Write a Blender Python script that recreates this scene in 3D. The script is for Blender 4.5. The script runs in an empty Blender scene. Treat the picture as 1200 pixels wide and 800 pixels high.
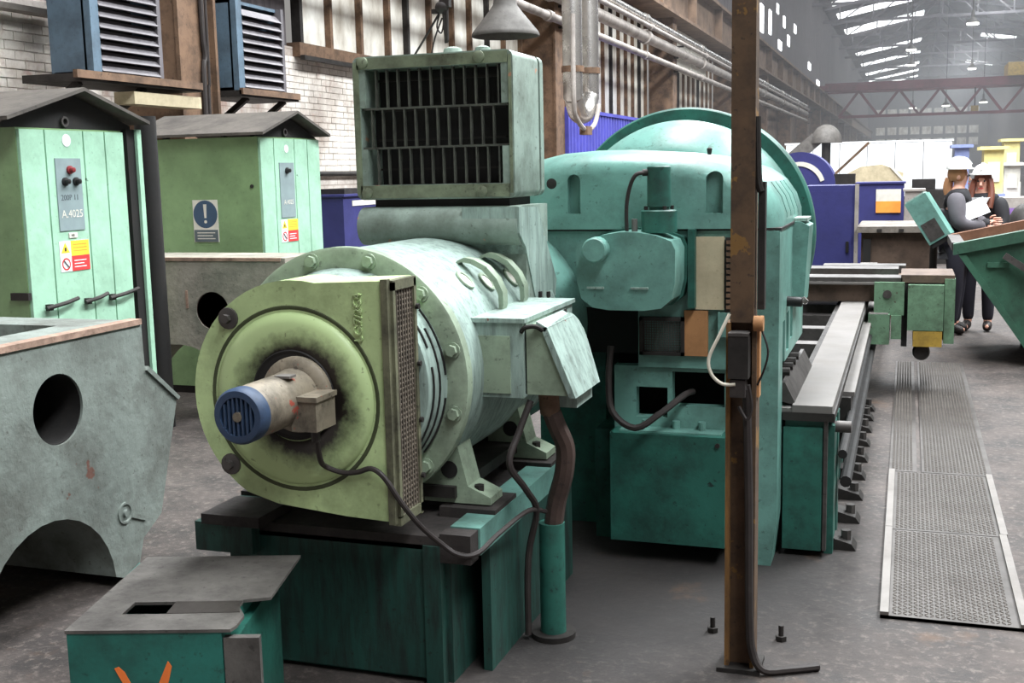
import bpy, bmesh, math, random
from mathutils import Vector, Matrix, Euler
random.seed(7)
scene = bpy.context.scene
COL = scene.collection
PI = math.pi

# ------------------------------------------------------------------ camera
cam_d = bpy.data.cameras.new('camera')
cam = bpy.data.objects.new('camera', cam_d)
COL.objects.link(cam)
FPX = 1350.0                       # focal length in pixels of the 1200 x 800 frame
cam_d.sensor_width = 36.0
cam_d.lens = FPX * 36.0 / 1200.0
cam_d.clip_end = 600
# orientation: hall axis (+Y) vanishes right of the centre, slight roll and downward pitch
def _dir(px, py):
    return Vector(((px - 600) / FPX, -(py - 400) / FPX, -1.0))
_y = _dir(1065, 190).normalized()
_z = _dir(1365, 190 - 6.6).cross(_y).normalized()
if _z.y < 0: _z = -_z
_x = _y.cross(_z)
cam.matrix_world = Matrix.Translation((0, 0, 1.65)) @ Matrix((_x, _y, _z)).to_4x4()
scene.camera = cam

# ------------------------------------------------------------------ world, lights, exposure
world = bpy.data.worlds.new('world'); scene.world = world
world.use_nodes = True
_bg = world.node_tree.nodes['Background']
_bg.inputs['Color'].default_value = (1.0, 0.97, 0.93, 1)
_bg.inputs['Strength'].default_value = 0.33
scene.view_settings.view_transform = 'Standard'
scene.view_settings.look = 'None'
scene.view_settings.gamma = 1.0
scene.view_settings.use_curve_mapping = False
scene.view_settings.exposure = -0.06
scene.cycles.max_bounces = 8
scene.cycles.diffuse_bounces = 4
scene.cycles.glossy_bounces = 3
scene.cycles.volume_bounces = 1
scene.cycles.sample_clamp_indirect = 6.0
scene.cycles.use_denoising = True

def area(name, loc, target, sx, sy, power, color):
    d = bpy.data.lights.new(name, 'AREA'); d.shape = 'RECTANGLE'; d.size = sx; d.size_y = sy
    d.energy = power; d.color = color
    o = bpy.data.objects.new(name, d); COL.objects.link(o)
    o.location = loc
    o.rotation_euler = (Vector(target) - Vector(loc)).to_track_quat('-Z', 'Y').to_euler()
    return o
# daylight from the roof, bay by bay; the nearest lamp is added front fill
for k, (yy, ln, pw) in enumerate(((-4.5, 8, 2000), (4, 12, 2600), (15, 12, 6200), (36, 14, 2600), (60, 18, 2600), (90, 20, 3000), (140, 30, 4500), (185, 30, 4500))):
    area('roof_daylight_fill', (6.2, yy, 14.6), (5.0, yy, 8.5), ln, 3.2, pw, (0.93, 0.98, 1.0))
for k, (yy, ln, pw) in enumerate(((8, 10, 3600), (27, 10, 6500))):  # the farther lamp is added to whiten the trailer
    area('roof_daylight_fill', (-2.2, yy, 14.5), (-1.4, yy, 8.5), ln, 3.2, pw, (0.95, 0.98, 1.0))

# ------------------------------------------------------------------ helpers: materials
def lin(c):
    return tuple((v / 12.92 if v <= 0.04045 else ((v + 0.055) / 1.055) ** 2.4) for v in (x / 255.0 for x in c)) + (1.0,)
MATS = {}
class NT:
    def __init__(s, m): s.t = m.node_tree
    def n(s, kind, **kw):
        nd = s.t.nodes.new(kind)
        for k, v in kw.items():
            if hasattr(nd, k) and k not in ('inputs',): setattr(nd, k, v)
        return nd
    def l(s, a, b): s.t.links.new(a, b)
def newmat(name):
    m = bpy.data.materials.new(name); m.use_nodes = True
    MATS[name] = m
    return m, NT(m), m.node_tree.nodes['Principled BSDF']
def ramp(nt, fac, p0, c0, p1, c1):
    r = nt.n('ShaderNodeValToRGB')
    e = r.color_ramp.elements
    e[0].position, e[0].color, e[1].position, e[1].color = p0, c0, p1, c1
    nt.l(fac, r.inputs['Fac']); return r.outputs['Color']
def noise(nt, vec, scale, detail=5, rough=0.6):
    n = nt.n('ShaderNodeTexNoise'); n.inputs['Scale'].default_value = scale
    n.inputs['Detail'].default_value = detail; n.inputs['Roughness'].default_value = rough
    nt.l(vec, n.inputs['Vector']); return n.outputs['Fac']
def mix(nt, fac, a, b, mode='MIX'):
    m = nt.n('ShaderNodeMix', data_type='RGBA', blend_type=mode)
    for s, v in ((m.inputs[0], fac), (m.inputs[6], a), (m.inputs[7], b)):
        if hasattr(v, 'links'): nt.l(v, s)
        else: s.default_value = v
    return m.outputs[2]
def coords(nt, stretch=None):
    tc = nt.n('ShaderNodeTexCoord').outputs['Object']
    if stretch:
        mp = nt.n('ShaderNodeMapping'); mp.inputs['Scale'].default_value = stretch
        nt.l(tc, mp.inputs['Vector']); return mp.outputs['Vector']
    return tc
BLK, WHT = (0, 0, 0, 1), (1, 1, 1, 1)
def paint(name, rgb, rough=0.5, dirt=(38, 34, 30), amt=0.5, chip=None, chip_at=0.72, metal=0.0, scale=3.0, streak=False, bump=0.15, var=0.18):
    """worn paint: tone variation, grime patches, optional chipped spots"""
    m, nt, b = newmat(name)
    v = coords(nt)
    base = lin(rgb)
    n1 = noise(nt, v, scale, 6)
    tone = ramp(nt, n1, 0.3, tuple(c * (1 - var) for c in base[:3]) + (1,), 0.7, tuple(min(1, c * (1 + var)) for c in base[:3]) + (1,))
    v2 = coords(nt, (5.0, 5.0, 0.7)) if streak else v
    n2 = noise(nt, v2, scale * 1.3 + 0.7, 8, 0.7)
    dm = ramp(nt, n2, 0.43, BLK, 0.70, (amt, amt, amt, 1))
    c = mix(nt, dm, tone, lin(dirt))
    n4 = noise(nt, v, 38, 3, 0.6)
    sp = ramp(nt, n4, 0.64, BLK, 0.69, (amt * 0.7,) * 3 + (1,))
    c = mix(nt, sp, c, lin(dirt))
    if chip:
        n3 = noise(nt, v, scale * 3.3, 4, 0.55)
        cm = ramp(nt, n3, chip_at, BLK, chip_at + 0.02, WHT)
        c = mix(nt, cm, c, lin(chip))
    nt.l(c, b.inputs['Base Color'])
    rr = nt.n('ShaderNodeMapRange'); rr.inputs[3].default_value = max(0.05, rough - 0.12); rr.inputs[4].default_value = min(1, rough + 0.25)
    nt.l(n2, rr.inputs[0]); nt.l(rr.outputs[0], b.inputs['Roughness'])
    b.inputs['Metallic'].default_value = metal
    if bump:
        bp = nt.n('ShaderNodeBump'); bp.inputs['Strength'].default_value = bump; bp.inputs['Distance'].default_value = 0.01
        nt.l(noise(nt, v, 22, 6), bp.inputs['Height']); nt.l(bp.outputs['Normal'], b.inputs['Normal'])
    return m
def flat(name, rgb, rough=0.6, metal=0.0, emit=0.0):
    m, nt, b = newmat(name)
    v = coords(nt); base = lin(rgb)
    c = ramp(nt, noise(nt, v, 9, 4), 0.3, tuple(x * 0.88 for x in base[:3]) + (1,), 0.7, tuple(min(1, x * 1.1) for x in base[:3]) + (1,))
    nt.l(c, b.inputs['Base Color'])
    b.inputs['Roughness'].default_value = rough; b.inputs['Metallic'].default_value = metal
    if emit:
        b.inputs['Emission Color'].default_value = base; b.inputs['Emission Strength'].default_value = emit
    return m

# ------------------------------------------------------------------ helpers: geometry (world coordinates)
WLOC = {}                          # world location of every object that parents something
class MB:  # most coordinates passed in were worked out from image pixels beforehand
    """collects shapes, given in world coordinates, into one mesh"""
    def __init__(s, xf=None):
        s.bm = bmesh.new(); s.xf = xf
    def _new(s, verts, faces):
        if s.xf is not None: verts = [s.xf @ Vector(v) for v in verts]
        vs = [s.bm.verts.new(v) for v in verts]
        fs = []
        for f in faces:
            try: fs.append(s.bm.faces.new([vs[i] for i in f]))
            except ValueError: pass
        return vs, fs
    def _bev(s, vs, bev, seg, sharp=30):
        if bev <= 0: return
        es = set()
        for v in vs:
            for e in v.link_edges:
                if len(e.link_faces) == 2 and e.calc_face_angle(0) > math.radians(sharp): es.add(e)
        bmesh.ops.bevel(s.bm, geom=list(es), offset=bev, segments=seg, profile=0.5, affect='EDGES', clamp_overlap=True)
    def box(s, x0, x1, y0, y1, z0, z1, bev=0.0, seg=2):
        x0, x1 = sorted((x0, x1)); y0, y1 = sorted((y0, y1)); z0, z1 = sorted((z0, z1))
        vs, _ = s._new([(x0, y0, z0), (x1, y0, z0), (x1, y1, z0), (x0, y1, z0), (x0, y0, z1), (x1, y0, z1), (x1, y1, z1), (x0, y1, z1)],
                       [(3, 2, 1, 0), (4, 5, 6, 7), (0, 1, 5, 4), (1, 2, 6, 5), (2, 3, 7, 6), (3, 0, 4, 7)])
        s._bev(vs, bev, seg); return s
    def prism(s, poly, axis, a, b, bev=0.0, seg=2):
        """poly: 2-D outline; axis 'x': (y,z), 'y': (x,z), 'z': (x,y); extruded from a to b"""
        def p(u, v, w): return {'x': (w, u, v), 'y': (u, w, v), 'z': (u, v, w)}[axis]
        n = len(poly)
        vs, _ = s._new([p(u, v, a) for u, v in poly] + [p(u, v, b) for u, v in poly],
                       [tuple(range(n)), tuple(range(2 * n - 1, n - 1, -1))] + [(i, i + n, (i + 1) % n + n, (i + 1) % n) for i in range(n)])
        s._bev(vs, bev, seg); return s
    def lathe(s, prof, origin, axis=(0, 1, 0), n=32):
        """prof: (distance along the axis, radius)"""
        ax = Vector(axis).normalized(); o = Vector(origin)
        u = ax.orthogonal().normalized(); w = ax.cross(u)
        verts, faces = [], []
        for t, r in prof:
            for k in range(n):
                a = 2 * PI * k / n
                verts.append(o + ax * t + (u * math.cos(a) + w * math.sin(a)) * max(r, 1e-4))
        for i in range(len(prof) - 1):
            for k in range(n):
                faces.append((i * n + k, i * n + (k + 1) % n, (i + 1) * n + (k + 1) % n, (i + 1) * n + k))
        if prof[0] != prof[-1]:
            faces.append(tuple(range(n - 1, -1, -1))); faces.append(tuple(range((len(prof) - 1) * n, len(prof) * n)))
        else: pass
        s._new(verts, faces); return s
    def cyl(s, p0, p1, r, n=16, r1=None, bev=0.0):
        p0, p1 = Vector(p0), Vector(p1); L = (p1 - p0).length
        r1 = r if r1 is None else r1
        if bev: pr = [(0, r - bev), (bev, r), (L - bev, r1), (L, r1 - bev)]
        else: pr = [(0, r), (L, r1)]
        return s.lathe(pr, p0, p1 - p0, n)
    def tube(s, pts, r, n=8, smooth=4):
        pts = [Vector(p) for p in pts]
        if smooth > 1 and len(pts) > 2:
            out = []
            for i in range(len(pts) - 1):
                p0 = pts[max(i - 1, 0)]; p1 = pts[i]; p2 = pts[i + 1]; p3 = pts[min(i + 2, len(pts) - 1)]
                for k in range(smooth):
                    t = k / smooth
                    out.append(0.5 * ((2 * p1) + (p2 - p0) * t + (2 * p0 - 5 * p1 + 4 * p2 - p3) * t * t + (3 * p1 - p0 - 3 * p2 + p3) * t ** 3))
            out.append(pts[-1]); pts = out
        verts, faces = [], []
        u = None
        for i, p in enumerate(pts):
            d = (pts[min(i + 1, len(pts) - 1)] - pts[max(i - 1, 0)]).normalized()
            if u is None: u = d.orthogonal().normalized()
            u = (u - d * u.dot(d)).normalized(); w = d.cross(u)
            for k in range(n):
                a = 2 * PI * k / n
                verts.append(p + (u * math.cos(a) + w * math.sin(a)) * r)
        m = len(pts)
        for i in range(m - 1):
            for k in range(n):
                faces.append((i * n + k, i * n + (k + 1) % n, (i + 1) * n + (k + 1) % n, (i + 1) * n + k))
        faces.append(tuple(range(n - 1, -1, -1))); faces.append(tuple(range((m - 1) * n, m * n)))
        s._new(verts, faces); return s
    def bar(s, p0, p1, w, h=None):
        """square bar between two points"""
        h = h or w
        p0, p1 = Vector(p0), Vector(p1); d = (p1 - p0).normalized()
        up = Vector((0, 0, 1)) if abs(d.z) < 0.9 else Vector((0, 1, 0))
        u = d.cross(up).normalized() * w / 2; v = u.cross(d).normalized() * h / 2
        vs = [p + a * u + b * v for p in (p0, p1) for a, b in ((-1, -1), (1, -1), (1, 1), (-1, 1))]
        s._new(vs, [(3, 2, 1, 0), (4, 5, 6, 7), (0, 1, 5, 4), (1, 2, 6, 5), (2, 3, 7, 6), (3, 0, 4, 7)]); return s
    def loft(s, rings, cap=True):
        n = len(rings[0]); verts = [v for r in rings for v in r]; faces = []
        for i in range(len(rings) - 1):
            for k in range(n):
                faces.append((i * n + k, i * n + (k + 1) % n, (i + 1) * n + (k + 1) % n, (i + 1) * n + k))
        if cap:
            faces.append(tuple(range(n - 1, -1, -1))); faces.append(tuple(range((len(rings) - 1) * n, len(rings) * n)))
        s._new(verts, faces); return s
    def ball(s, c, rx, ry=None, rz=None, n=16, m=10, z0=-1.0):
        ry = ry or rx; rz = rz or rx
        c = Vector(c); rings = []
        a0 = math.asin(max(-1, z0))
        for i in range(m + 1):
            a = a0 + (PI / 2 - a0) * i / m
            cr = max(math.cos(a), 0.01)
            rings.append([c + Vector((rx * cr * math.cos(2 * PI * k / n), ry * cr * math.sin(2 * PI * k / n), rz * math.sin(a))) for k in range(n)])
        return s.loft(rings)
    def mesh(s, name, loc, angle=35):
        bm = s.bm
        bmesh.ops.recalc_face_normals(bm, faces=bm.faces[:])
        for f in bm.faces: f.smooth = True
        for e in bm.edges:
            if len(e.link_faces) == 2 and e.calc_face_angle(0) > math.radians(angle): e.smooth = False
        bmesh.ops.translate(bm, verts=bm.verts[:], vec=-Vector(loc))
        me = bpy.data.meshes.new(name); bm.to_mesh(me); bm.free()
        return me
    def build(s, name, mat, parent=None, loc=None, angle=35):
        wl = Vector(WLOC[parent.name]) if parent else Vector(loc or (0, 0, 0))
        o = bpy.data.objects.new(name, s.mesh(name, wl, angle)); COL.objects.link(o)
        o.data.materials.append(MATS[mat] if isinstance(mat, str) else mat)
        if parent: o.parent = parent
        else: o.location = wl
        WLOC[o.name] = tuple(wl)
        return o
def tag(o, label=None, cat=None, group=None, kind=None):
    if label: o['label'] = label
    if cat: o['category'] = cat
    if group: o['group'] = group
    if kind: o['kind'] = kind
    return o
def thing(name, loc, label, cat, group=None, kind=None):
    o = bpy.data.objects.new(name, None); COL.objects.link(o)
    o.location = loc; o.empty_display_size = 0.1
    WLOC[o.name] = tuple(loc)
    return tag(o, label, cat, group, kind)
def clone(o, offset=(0, 0, 0)):
    """copy of a part beside its source (shares mesh)"""
    c = o.copy(); COL.objects.link(c); c.location = Vector(o.location) + Vector(offset)
    WLOC[c.name] = WLOC.get(o.name, (0, 0, 0))
    return c
def cut(o, *cutters):
    """subtract shapes (MB in world coordinates) from a built object"""
    wl = WLOC[o.name]
    for c in cutters:
        me = c.mesh('cutter', wl)
        co = bpy.data.objects.new('cutter', me); COL.objects.link(co)
        if o.parent: co.parent = o.parent
        else: co.location = o.location
        bpy.context.view_layer.update()
        md = o.modifiers.new('cut', 'BOOLEAN'); md.object = co; md.operation = 'DIFFERENCE'; md.solver = 'EXACT'
        dg = bpy.context.evaluated_depsgraph_get()
        nm = bpy.data.meshes.new_from_object(o.evaluated_get(dg))
        o.modifiers.clear(); old = o.data; o.data = nm; bpy.data.meshes.remove(old)
        bpy.data.objects.remove(co); bpy.data.meshes.remove(me)
        bm = bmesh.new(); bm.from_mesh(nm)
        for f in bm.faces: f.smooth = True
        for e in bm.edges:
            e.smooth = not (len(e.link_faces) == 2 and e.calc_face_angle(0) > math.radians(35))
        bm.to_mesh(nm); bm.free()
    return o
def circ(cx, cy, r, a0=0, a1=360, n=24):
    full = abs(a1 - a0) >= 360
    return [(cx + r * math.cos(math.radians(a0 + (a1 - a0) * i / (n if full else n - 1))), cy + r * math.sin(math.radians(a0 + (a1 - a0) * i / (n if full else n - 1)))) for i in range(n)]
def rrect(x0, x1, y0, y1, r, n=5):
    out = []
    for cx, cy, a in ((x1 - r, y1 - r, 0), (x0 + r, y1 - r, 90), (x0 + r, y0 + r, 180), (x1 - r, y0 + r, 270)):
        out += circ(cx, cy, r, a, a + 90, n)
    return out
def lettering(text, size, mat, parent, loc, rot, depth=0.001, name='lettering'):
    """flat print: real text turned into a mesh; loc in world coordinates"""
    cu = bpy.data.curves.new('t', 'FONT'); cu.body = text; cu.size = size; cu.extrude = depth
    cu.align_x = 'CENTER'; cu.align_y = 'CENTER'; cu.resolution_u = 2
    to = bpy.data.objects.new('t', cu); COL.objects.link(to)
    bpy.context.view_layer.update()
    me = bpy.data.meshes.new_from_object(to.evaluated_get(bpy.context.evaluated_depsgraph_get()))
    bpy.data.objects.remove(to); bpy.data.curves.remove(cu)
    me.transform(Matrix.Translation(Vector(loc) - Vector(WLOC[parent.name])) @ Euler(rot).to_matrix().to_4x4())
    me.materials.clear(); me.materials.append(MATS[mat])
    o = bpy.data.objects.new(name, me); COL.objects.link(o); o.parent = parent
    WLOC[o.name] = WLOC[parent.name]
    return o

# ------------------------------------------------------------------ materials
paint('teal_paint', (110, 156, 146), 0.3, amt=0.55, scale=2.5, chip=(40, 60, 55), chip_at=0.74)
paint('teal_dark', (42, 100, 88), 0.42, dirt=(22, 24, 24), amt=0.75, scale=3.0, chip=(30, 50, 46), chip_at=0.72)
paint('motor_paint', (154, 174, 166), 0.42, dirt=(52, 56, 50), amt=0.65, scale=3.5, chip=(126, 84, 70), chip_at=0.73, streak=True)
paint('motor_front_shaded', (148, 164, 142), 0.45, dirt=(52, 56, 50), amt=0.6, scale=3.5, chip=(126, 84, 70), chip_at=0.74)  # motor paint again, the greener light of front faces put into its colour
paint('fan_groove_shade', (70, 78, 50), 0.7)  # dark tone painting the soft shading round the raised disc
paint('fan_paint', (188, 210, 152), 0.45, dirt=(60, 58, 40), amt=0.45, scale=3.0, chip=(104, 66, 50), chip_at=0.715)
paint('blower_paint', (142, 158, 148), 0.45, dirt=(58, 62, 48), amt=0.7, scale=3.0, chip=(178, 130, 106), chip_at=0.69)
paint('cabinet_side_shaded', (128, 158, 112), 0.45, dirt=(66, 84, 56), amt=0.35, scale=1.6)  # cabinet paint again, darker and yellower to paint in the side's shade
paint('cabinet_paint', (164, 206, 180), 0.45, dirt=(66, 84, 56), amt=0.35, scale=1.6, chip=(60, 80, 60), chip_at=0.78)
paint('cast_grey', (124, 132, 126), 0.7, dirt=(70, 66, 60), amt=0.8, scale=2.2, chip=(104, 72, 62), chip_at=0.71, bump=0.5)
paint('cast_edge', (160, 132, 116), 0.8, dirt=(90, 70, 60), amt=0.7, scale=9, bump=0.6)
paint('steel_bright', (112, 108, 105), 0.8, dirt=(104, 98, 92), amt=0.5, scale=2.0, metal=0.1, bump=0.03)
paint('steel_dull', (90, 86, 84), 0.5, dirt=(44, 40, 38), amt=0.7, scale=4, metal=0.6, bump=0.1)
paint('steel_dark', (52, 48, 46), 0.6, dirt=(24, 22, 20), amt=0.7, scale=4, metal=0.4)
paint('tread_bar', (104, 98, 93), 0.5, dirt=(80, 73, 68), amt=0.7, scale=2.0, metal=0.0, bump=0)
paint('plate_steel', (68, 63, 60), 0.5, dirt=(48, 43, 40), amt=0.8, scale=2.5, metal=0.45, bump=0.08)
paint('grime_shade_black', (20, 18, 18), 0.7, dirt=(36, 30, 26), amt=0.5, scale=6)  # oily grime, also the black that paints shade into recesses and openings
paint('rust_post', (92, 70, 50), 0.7, dirt=(38, 30, 27), amt=0.85, chip=(122, 90, 46), chip_at=0.6, scale=3.4)
paint('brown_steel', (114, 88, 68), 0.75, dirt=(44, 34, 28), amt=0.95, scale=2.0)
paint('girder_brown', (112, 90, 72), 0.8, dirt=(60, 46, 38), amt=0.85, scale=0.9)
paint('heater_blue', (88, 108, 124), 0.5, dirt=(46, 50, 56), amt=0.6, scale=2.5, chip=(130, 150, 156), chip_at=0.75)
paint('slat_grey', (102, 98, 102), 0.5, dirt=(74, 68, 70), amt=0.5, scale=4)
paint('roof_sheet', (88, 82, 76), 0.7, dirt=(40, 36, 34), amt=0.8, scale=1.8)
paint('blue_paint', (48, 49, 108), 0.5, dirt=(24, 26, 70), amt=0.4, scale=1.5)
paint('container_blue', (76, 76, 170), 0.5, dirt=(40, 40, 110), amt=0.5, scale=0.8)
paint('crane_red', (104, 46, 58), 0.6, dirt=(60, 36, 40), amt=0.7, scale=0.5)
paint('pipe_lag', (164, 156, 150), 0.6, dirt=(84, 76, 70), amt=0.6, scale=1.2)
paint('pipe_silver', (200, 196, 192), 0.22, dirt=(110, 104, 98), amt=0.4, scale=1.6, metal=0.9)
paint('lamp_grey', (88, 84, 80), 0.6, dirt=(56, 52, 48), amt=0.7, scale=6)
paint('cream_panel', (196, 182, 152), 0.6, dirt=(120, 104, 80), amt=0.4, scale=4)
paint('tan_panel', (176, 126, 82), 0.65, dirt=(110, 76, 48), amt=0.5, scale=5)
paint('skip_green', (54, 98, 78), 0.5, dirt=(28, 36, 30), amt=0.6, scale=2.0, chip=(110, 84, 66), chip_at=0.72)
paint('skip_rust', (124, 84, 64), 0.85, dirt=(66, 44, 36), amt=0.7, scale=3.0)
paint('carriage_green', (104, 138, 110), 0.5, dirt=(50, 54, 42), amt=0.8, scale=4.0, chip=(72, 62, 50), chip_at=0.68)
paint('ochre', (172, 140, 56), 0.6, dirt=(84, 70, 40), amt=0.6, scale=5)
paint('table_brown', (96, 78, 66), 0.7, dirt=(46, 36, 32), amt=0.7, scale=3)
paint('plinth_top', (96, 92, 88), 0.6, dirt=(40, 36, 34), amt=0.8, scale=3, bump=0.3)
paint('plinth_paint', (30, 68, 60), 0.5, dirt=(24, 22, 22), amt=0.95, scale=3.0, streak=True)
paint('block_teal', (40, 112, 101), 0.45, dirt=(28, 52, 46), amt=0.7, scale=3.0)
paint('table_top', (122, 114, 106), 0.7, dirt=(64, 56, 52), amt=0.8, scale=4)
paint('blower_front', (122, 132, 108), 0.5, dirt=(58, 56, 44), amt=0.85, scale=4.0, chip=(170, 122, 98), chip_at=0.68)  # heavier grime, with the shaded olive tone of the front painted in
paint('ochre_rust', (134, 96, 50), 0.75, dirt=(46, 34, 28), amt=0.9, scale=2.2, streak=True)
paint('flange_grime', (104, 104, 82), 0.6, dirt=(44, 40, 34), amt=0.9, scale=7)
paint('plinth_grime_shade', (52, 46, 44), 0.7, dirt=(26, 22, 22), amt=0.9, scale=4, bump=0.3)
paint('intake_grime', (118, 108, 96), 0.6, dirt=(50, 42, 38), amt=0.8, scale=8)
paint('grille_grime', (78, 80, 72), 0.6, dirt=(36, 34, 34), amt=0.8, scale=8)
paint('cast_warm', (152, 146, 134), 0.75, dirt=(88, 92, 82), amt=0.8, scale=2.6, chip=(104, 74, 64), chip_at=0.70, bump=0.5)
paint('bore_rust', (74, 48, 46), 0.8, dirt=(36, 26, 26), amt=0.7, scale=5)
paint('hose_brown', (70, 54, 48), 0.6, dirt=(36, 30, 28), amt=0.7, scale=8)
paint('tacho_body', (132, 122, 106), 0.55, dirt=(52, 46, 40), amt=0.85, scale=6, chip=(150, 70, 56), chip_at=0.66)
paint('tacho_blue', (46, 66, 94), 0.5, dirt=(30, 42, 60), amt=0.5, scale=9)
paint('rubber', (40, 33, 32), 0.6, dirt=(64, 58, 54), amt=0.5, scale=8)
flat('white_paint', (236, 238, 240), 0.6)
flat('off_white', (214, 210, 200), 0.7)
flat('panel_grey', (136, 152, 154), 0.5)
flat('sign_yellow', (238, 206, 66), 0.5)
flat('sign_red', (208, 62, 62), 0.5)
flat('sign_blue', (50, 76, 104), 0.5)
flat('print_grey', (88, 98, 104), 0.6)
flat('print_black', (40, 40, 42), 0.6)
flat('knob_black', (28, 26, 26), 0.4)
flat('knob_red', (130, 44, 48), 0.4)
flat('orange_spray', (240, 124, 56), 0.7)
flat('orange_sign', (240, 152, 62), 0.6)
flat('cable_white', (206, 198, 182), 0.5)
flat('skin', (222, 168, 146), 0.5)
flat('hair_red', (112, 62, 44), 0.6)
flat('hair_fair', (170, 122, 86), 0.6)
flat('coat_black', (24, 22, 27), 0.8)
flat('sleeve_grey', (92, 88, 94), 0.8)
flat('trousers', (40, 40, 52), 0.8)
flat('boot', (34, 28, 26), 0.6)
flat('hat_white', (240, 240, 238), 0.35)
flat('paper', (244, 246, 250), 0.7)
flat('machine_yellow', (240, 226, 150), 0.6)
flat('machine_blue', (130, 142, 190), 0.6)
flat('purple', (128, 92, 160), 0.7)
flat('lamp_glow', (255, 252, 244), 0.5, emit=9.0)

# fan paint with the ring of thrown oil round the shaft opening
m, nt, b = newmat('fan_disc')
v = coords(nt)
tone = ramp(nt, noise(nt, v, 3, 6), 0.3, lin((176, 198, 140)), 0.7, lin((194, 216, 158)))
ds = nt.n('ShaderNodeVectorMath', operation='DISTANCE'); nt.l(v, ds.inputs[0]); ds.inputs[1].default_value = (0.0, -0.62, 0.43)
ad = nt.n('ShaderNodeMath', operation='MULTIPLY_ADD'); nt.l(noise(nt, v, 9, 6, 0.7), ad.inputs[0]); ad.inputs[1].default_value = -0.13; nt.l(ds.outputs['Value'], ad.inputs[2])
c = mix(nt, ramp(nt, ad.outputs[0], 0.10, WHT, 0.165, BLK), tone, lin((36, 30, 27)))
c = mix(nt, ramp(nt, noise(nt, v, 38, 3), 0.66, BLK, 0.72, (0.5, 0.5, 0.5, 1)), c, lin((60, 58, 40)))
nt.l(c, b.inputs['Base Color']); b.inputs['Roughness'].default_value = 0.45

# dirty glazing lit by the daylight behind it
m, nt, b = newmat('dirty_glass')
v = coords(nt, (1.0, 1.0, 0.5))
n1 = noise(nt, v, 1.8, 7, 0.65)
c = ramp(nt, n1, 0.32, lin((150, 140, 126)), 0.66, lin((226, 224, 216)))
nt.l(c, b.inputs['Base Color']); nt.l(c, b.inputs['Emission Color'])
b.inputs['Emission Strength'].default_value = 0.22; b.inputs['Roughness'].default_value = 0.5
m, nt, b = newmat('skylight_glass')
b.inputs['Base Color'].default_value = lin((235, 240, 245)); b.inputs['Emission Color'].default_value = (0.95, 0.98, 1, 1)
v = coords(nt); n1 = noise(nt, v, 0.35, 6, 0.7)
mr = nt.n('ShaderNodeMapRange'); mr.inputs[1].default_value = 0.35; mr.inputs[2].default_value = 0.6; mr.inputs[3].default_value = 1.2; mr.inputs[4].default_value = 4.0
nt.l(n1, mr.inputs[0]); nt.l(mr.outputs[0], b.inputs['Emission Strength'])

# whitewashed brick
m, nt, b = newmat('white_brick')
tc = nt.n('ShaderNodeTexCoord').outputs['Object']
sx = nt.n('ShaderNodeSeparateXYZ'); nt.l(tc, sx.inputs[0])
cx = nt.n('ShaderNodeCombineXYZ'); nt.l(sx.outputs['Y'], cx.inputs['X']); nt.l(sx.outputs['Z'], cx.inputs['Y'])
br = nt.n('ShaderNodeTexBrick'); nt.l(cx.outputs[0], br.inputs['Vector'])
br.inputs['Scale'].default_value = 1.0; br.inputs['Brick Width'].default_value = 0.23; br.inputs['Row Height'].default_value = 0.08
br.inputs['Mortar Size'].default_value = 0.007; br.inputs['Mortar Smooth'].default_value = 0.3
br.inputs['Color1'].default_value = lin((232, 224, 216)); br.inputs['Color2'].default_value = lin((220, 210, 202)); br.inputs['Mortar'].default_value = lin((196, 184, 174))
g = ramp(nt, noise(nt, tc, 0.8, 8, 0.7), 0.38, BLK, 0.66, (0.85, 0.85, 0.85, 1))
c = mix(nt, g, br.outputs['Color'], lin((116, 98, 86)))
g2 = ramp(nt, noise(nt, tc, 3.2, 5, 0.7), 0.56, BLK, 0.72, (0.6, 0.6, 0.6, 1))
c = mix(nt, g2, c, lin((160, 120, 104)))
nt.l(c, b.inputs['Base Color']); b.inputs['Roughness'].default_value = 0.85
bp = nt.n('ShaderNodeBump'); bp.inputs['Strength'].default_value = 0.6; bp.inputs['Distance'].default_value = 0.02; bp.invert = True
nt.l(br.outputs['Fac'], bp.inputs['Height']); nt.l(bp.outputs['Normal'], b.inputs['Normal'])

# oily concrete floor
m, nt, b = newmat('floor_concrete')
v = coords(nt)
n1 = noise(nt, v, 1.3, 12, 0.75); n2 = noise(nt, v, 3.7, 10, 0.75); n3 = noise(nt, v, 26, 6, 0.75)
c = ramp(nt, n1, 0.32, lin((38, 32, 30)), 0.64, lin((82, 73, 69)))
c = mix(nt, ramp(nt, n2, 0.46, BLK, 0.62, (0.8,) * 3 + (1,)), c, lin((30, 26, 25)))
c = mix(nt, ramp(nt, n3, 0.52, BLK, 0.66, (0.55,) * 3 + (1,)), c, lin((116, 106, 99)))
# concrete darkened in a noise-edged ellipse round the machine bases
mp = nt.n('ShaderNodeMapping'); mp.inputs['Location'].default_value = (1.15 / 1.25, -4.7 / 1.7, 0); mp.inputs['Scale'].default_value = (1 / 1.25, 1 / 1.7, 0)
nt.l(v, mp.inputs['Vector'])
ln = nt.n('ShaderNodeVectorMath', operation='LENGTH'); nt.l(mp.outputs[0], ln.inputs[0])
oa = nt.n('ShaderNodeMath', operation='MULTIPLY_ADD'); nt.l(n2, oa.inputs[0]); oa.inputs[1].default_value = 0.9; nt.l(ln.outputs['Value'], oa.inputs[2])
oh = nt.n('ShaderNodeMath', operation='MULTIPLY'); nt.l(oa.outputs[0], oh.inputs[0]); oh.inputs[1].default_value = 0.5
c = mix(nt, ramp(nt, oh.outputs[0], 0.52, (0.85,) * 3 + (1,), 0.78, BLK), c, lin((22, 19, 19)))
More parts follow.
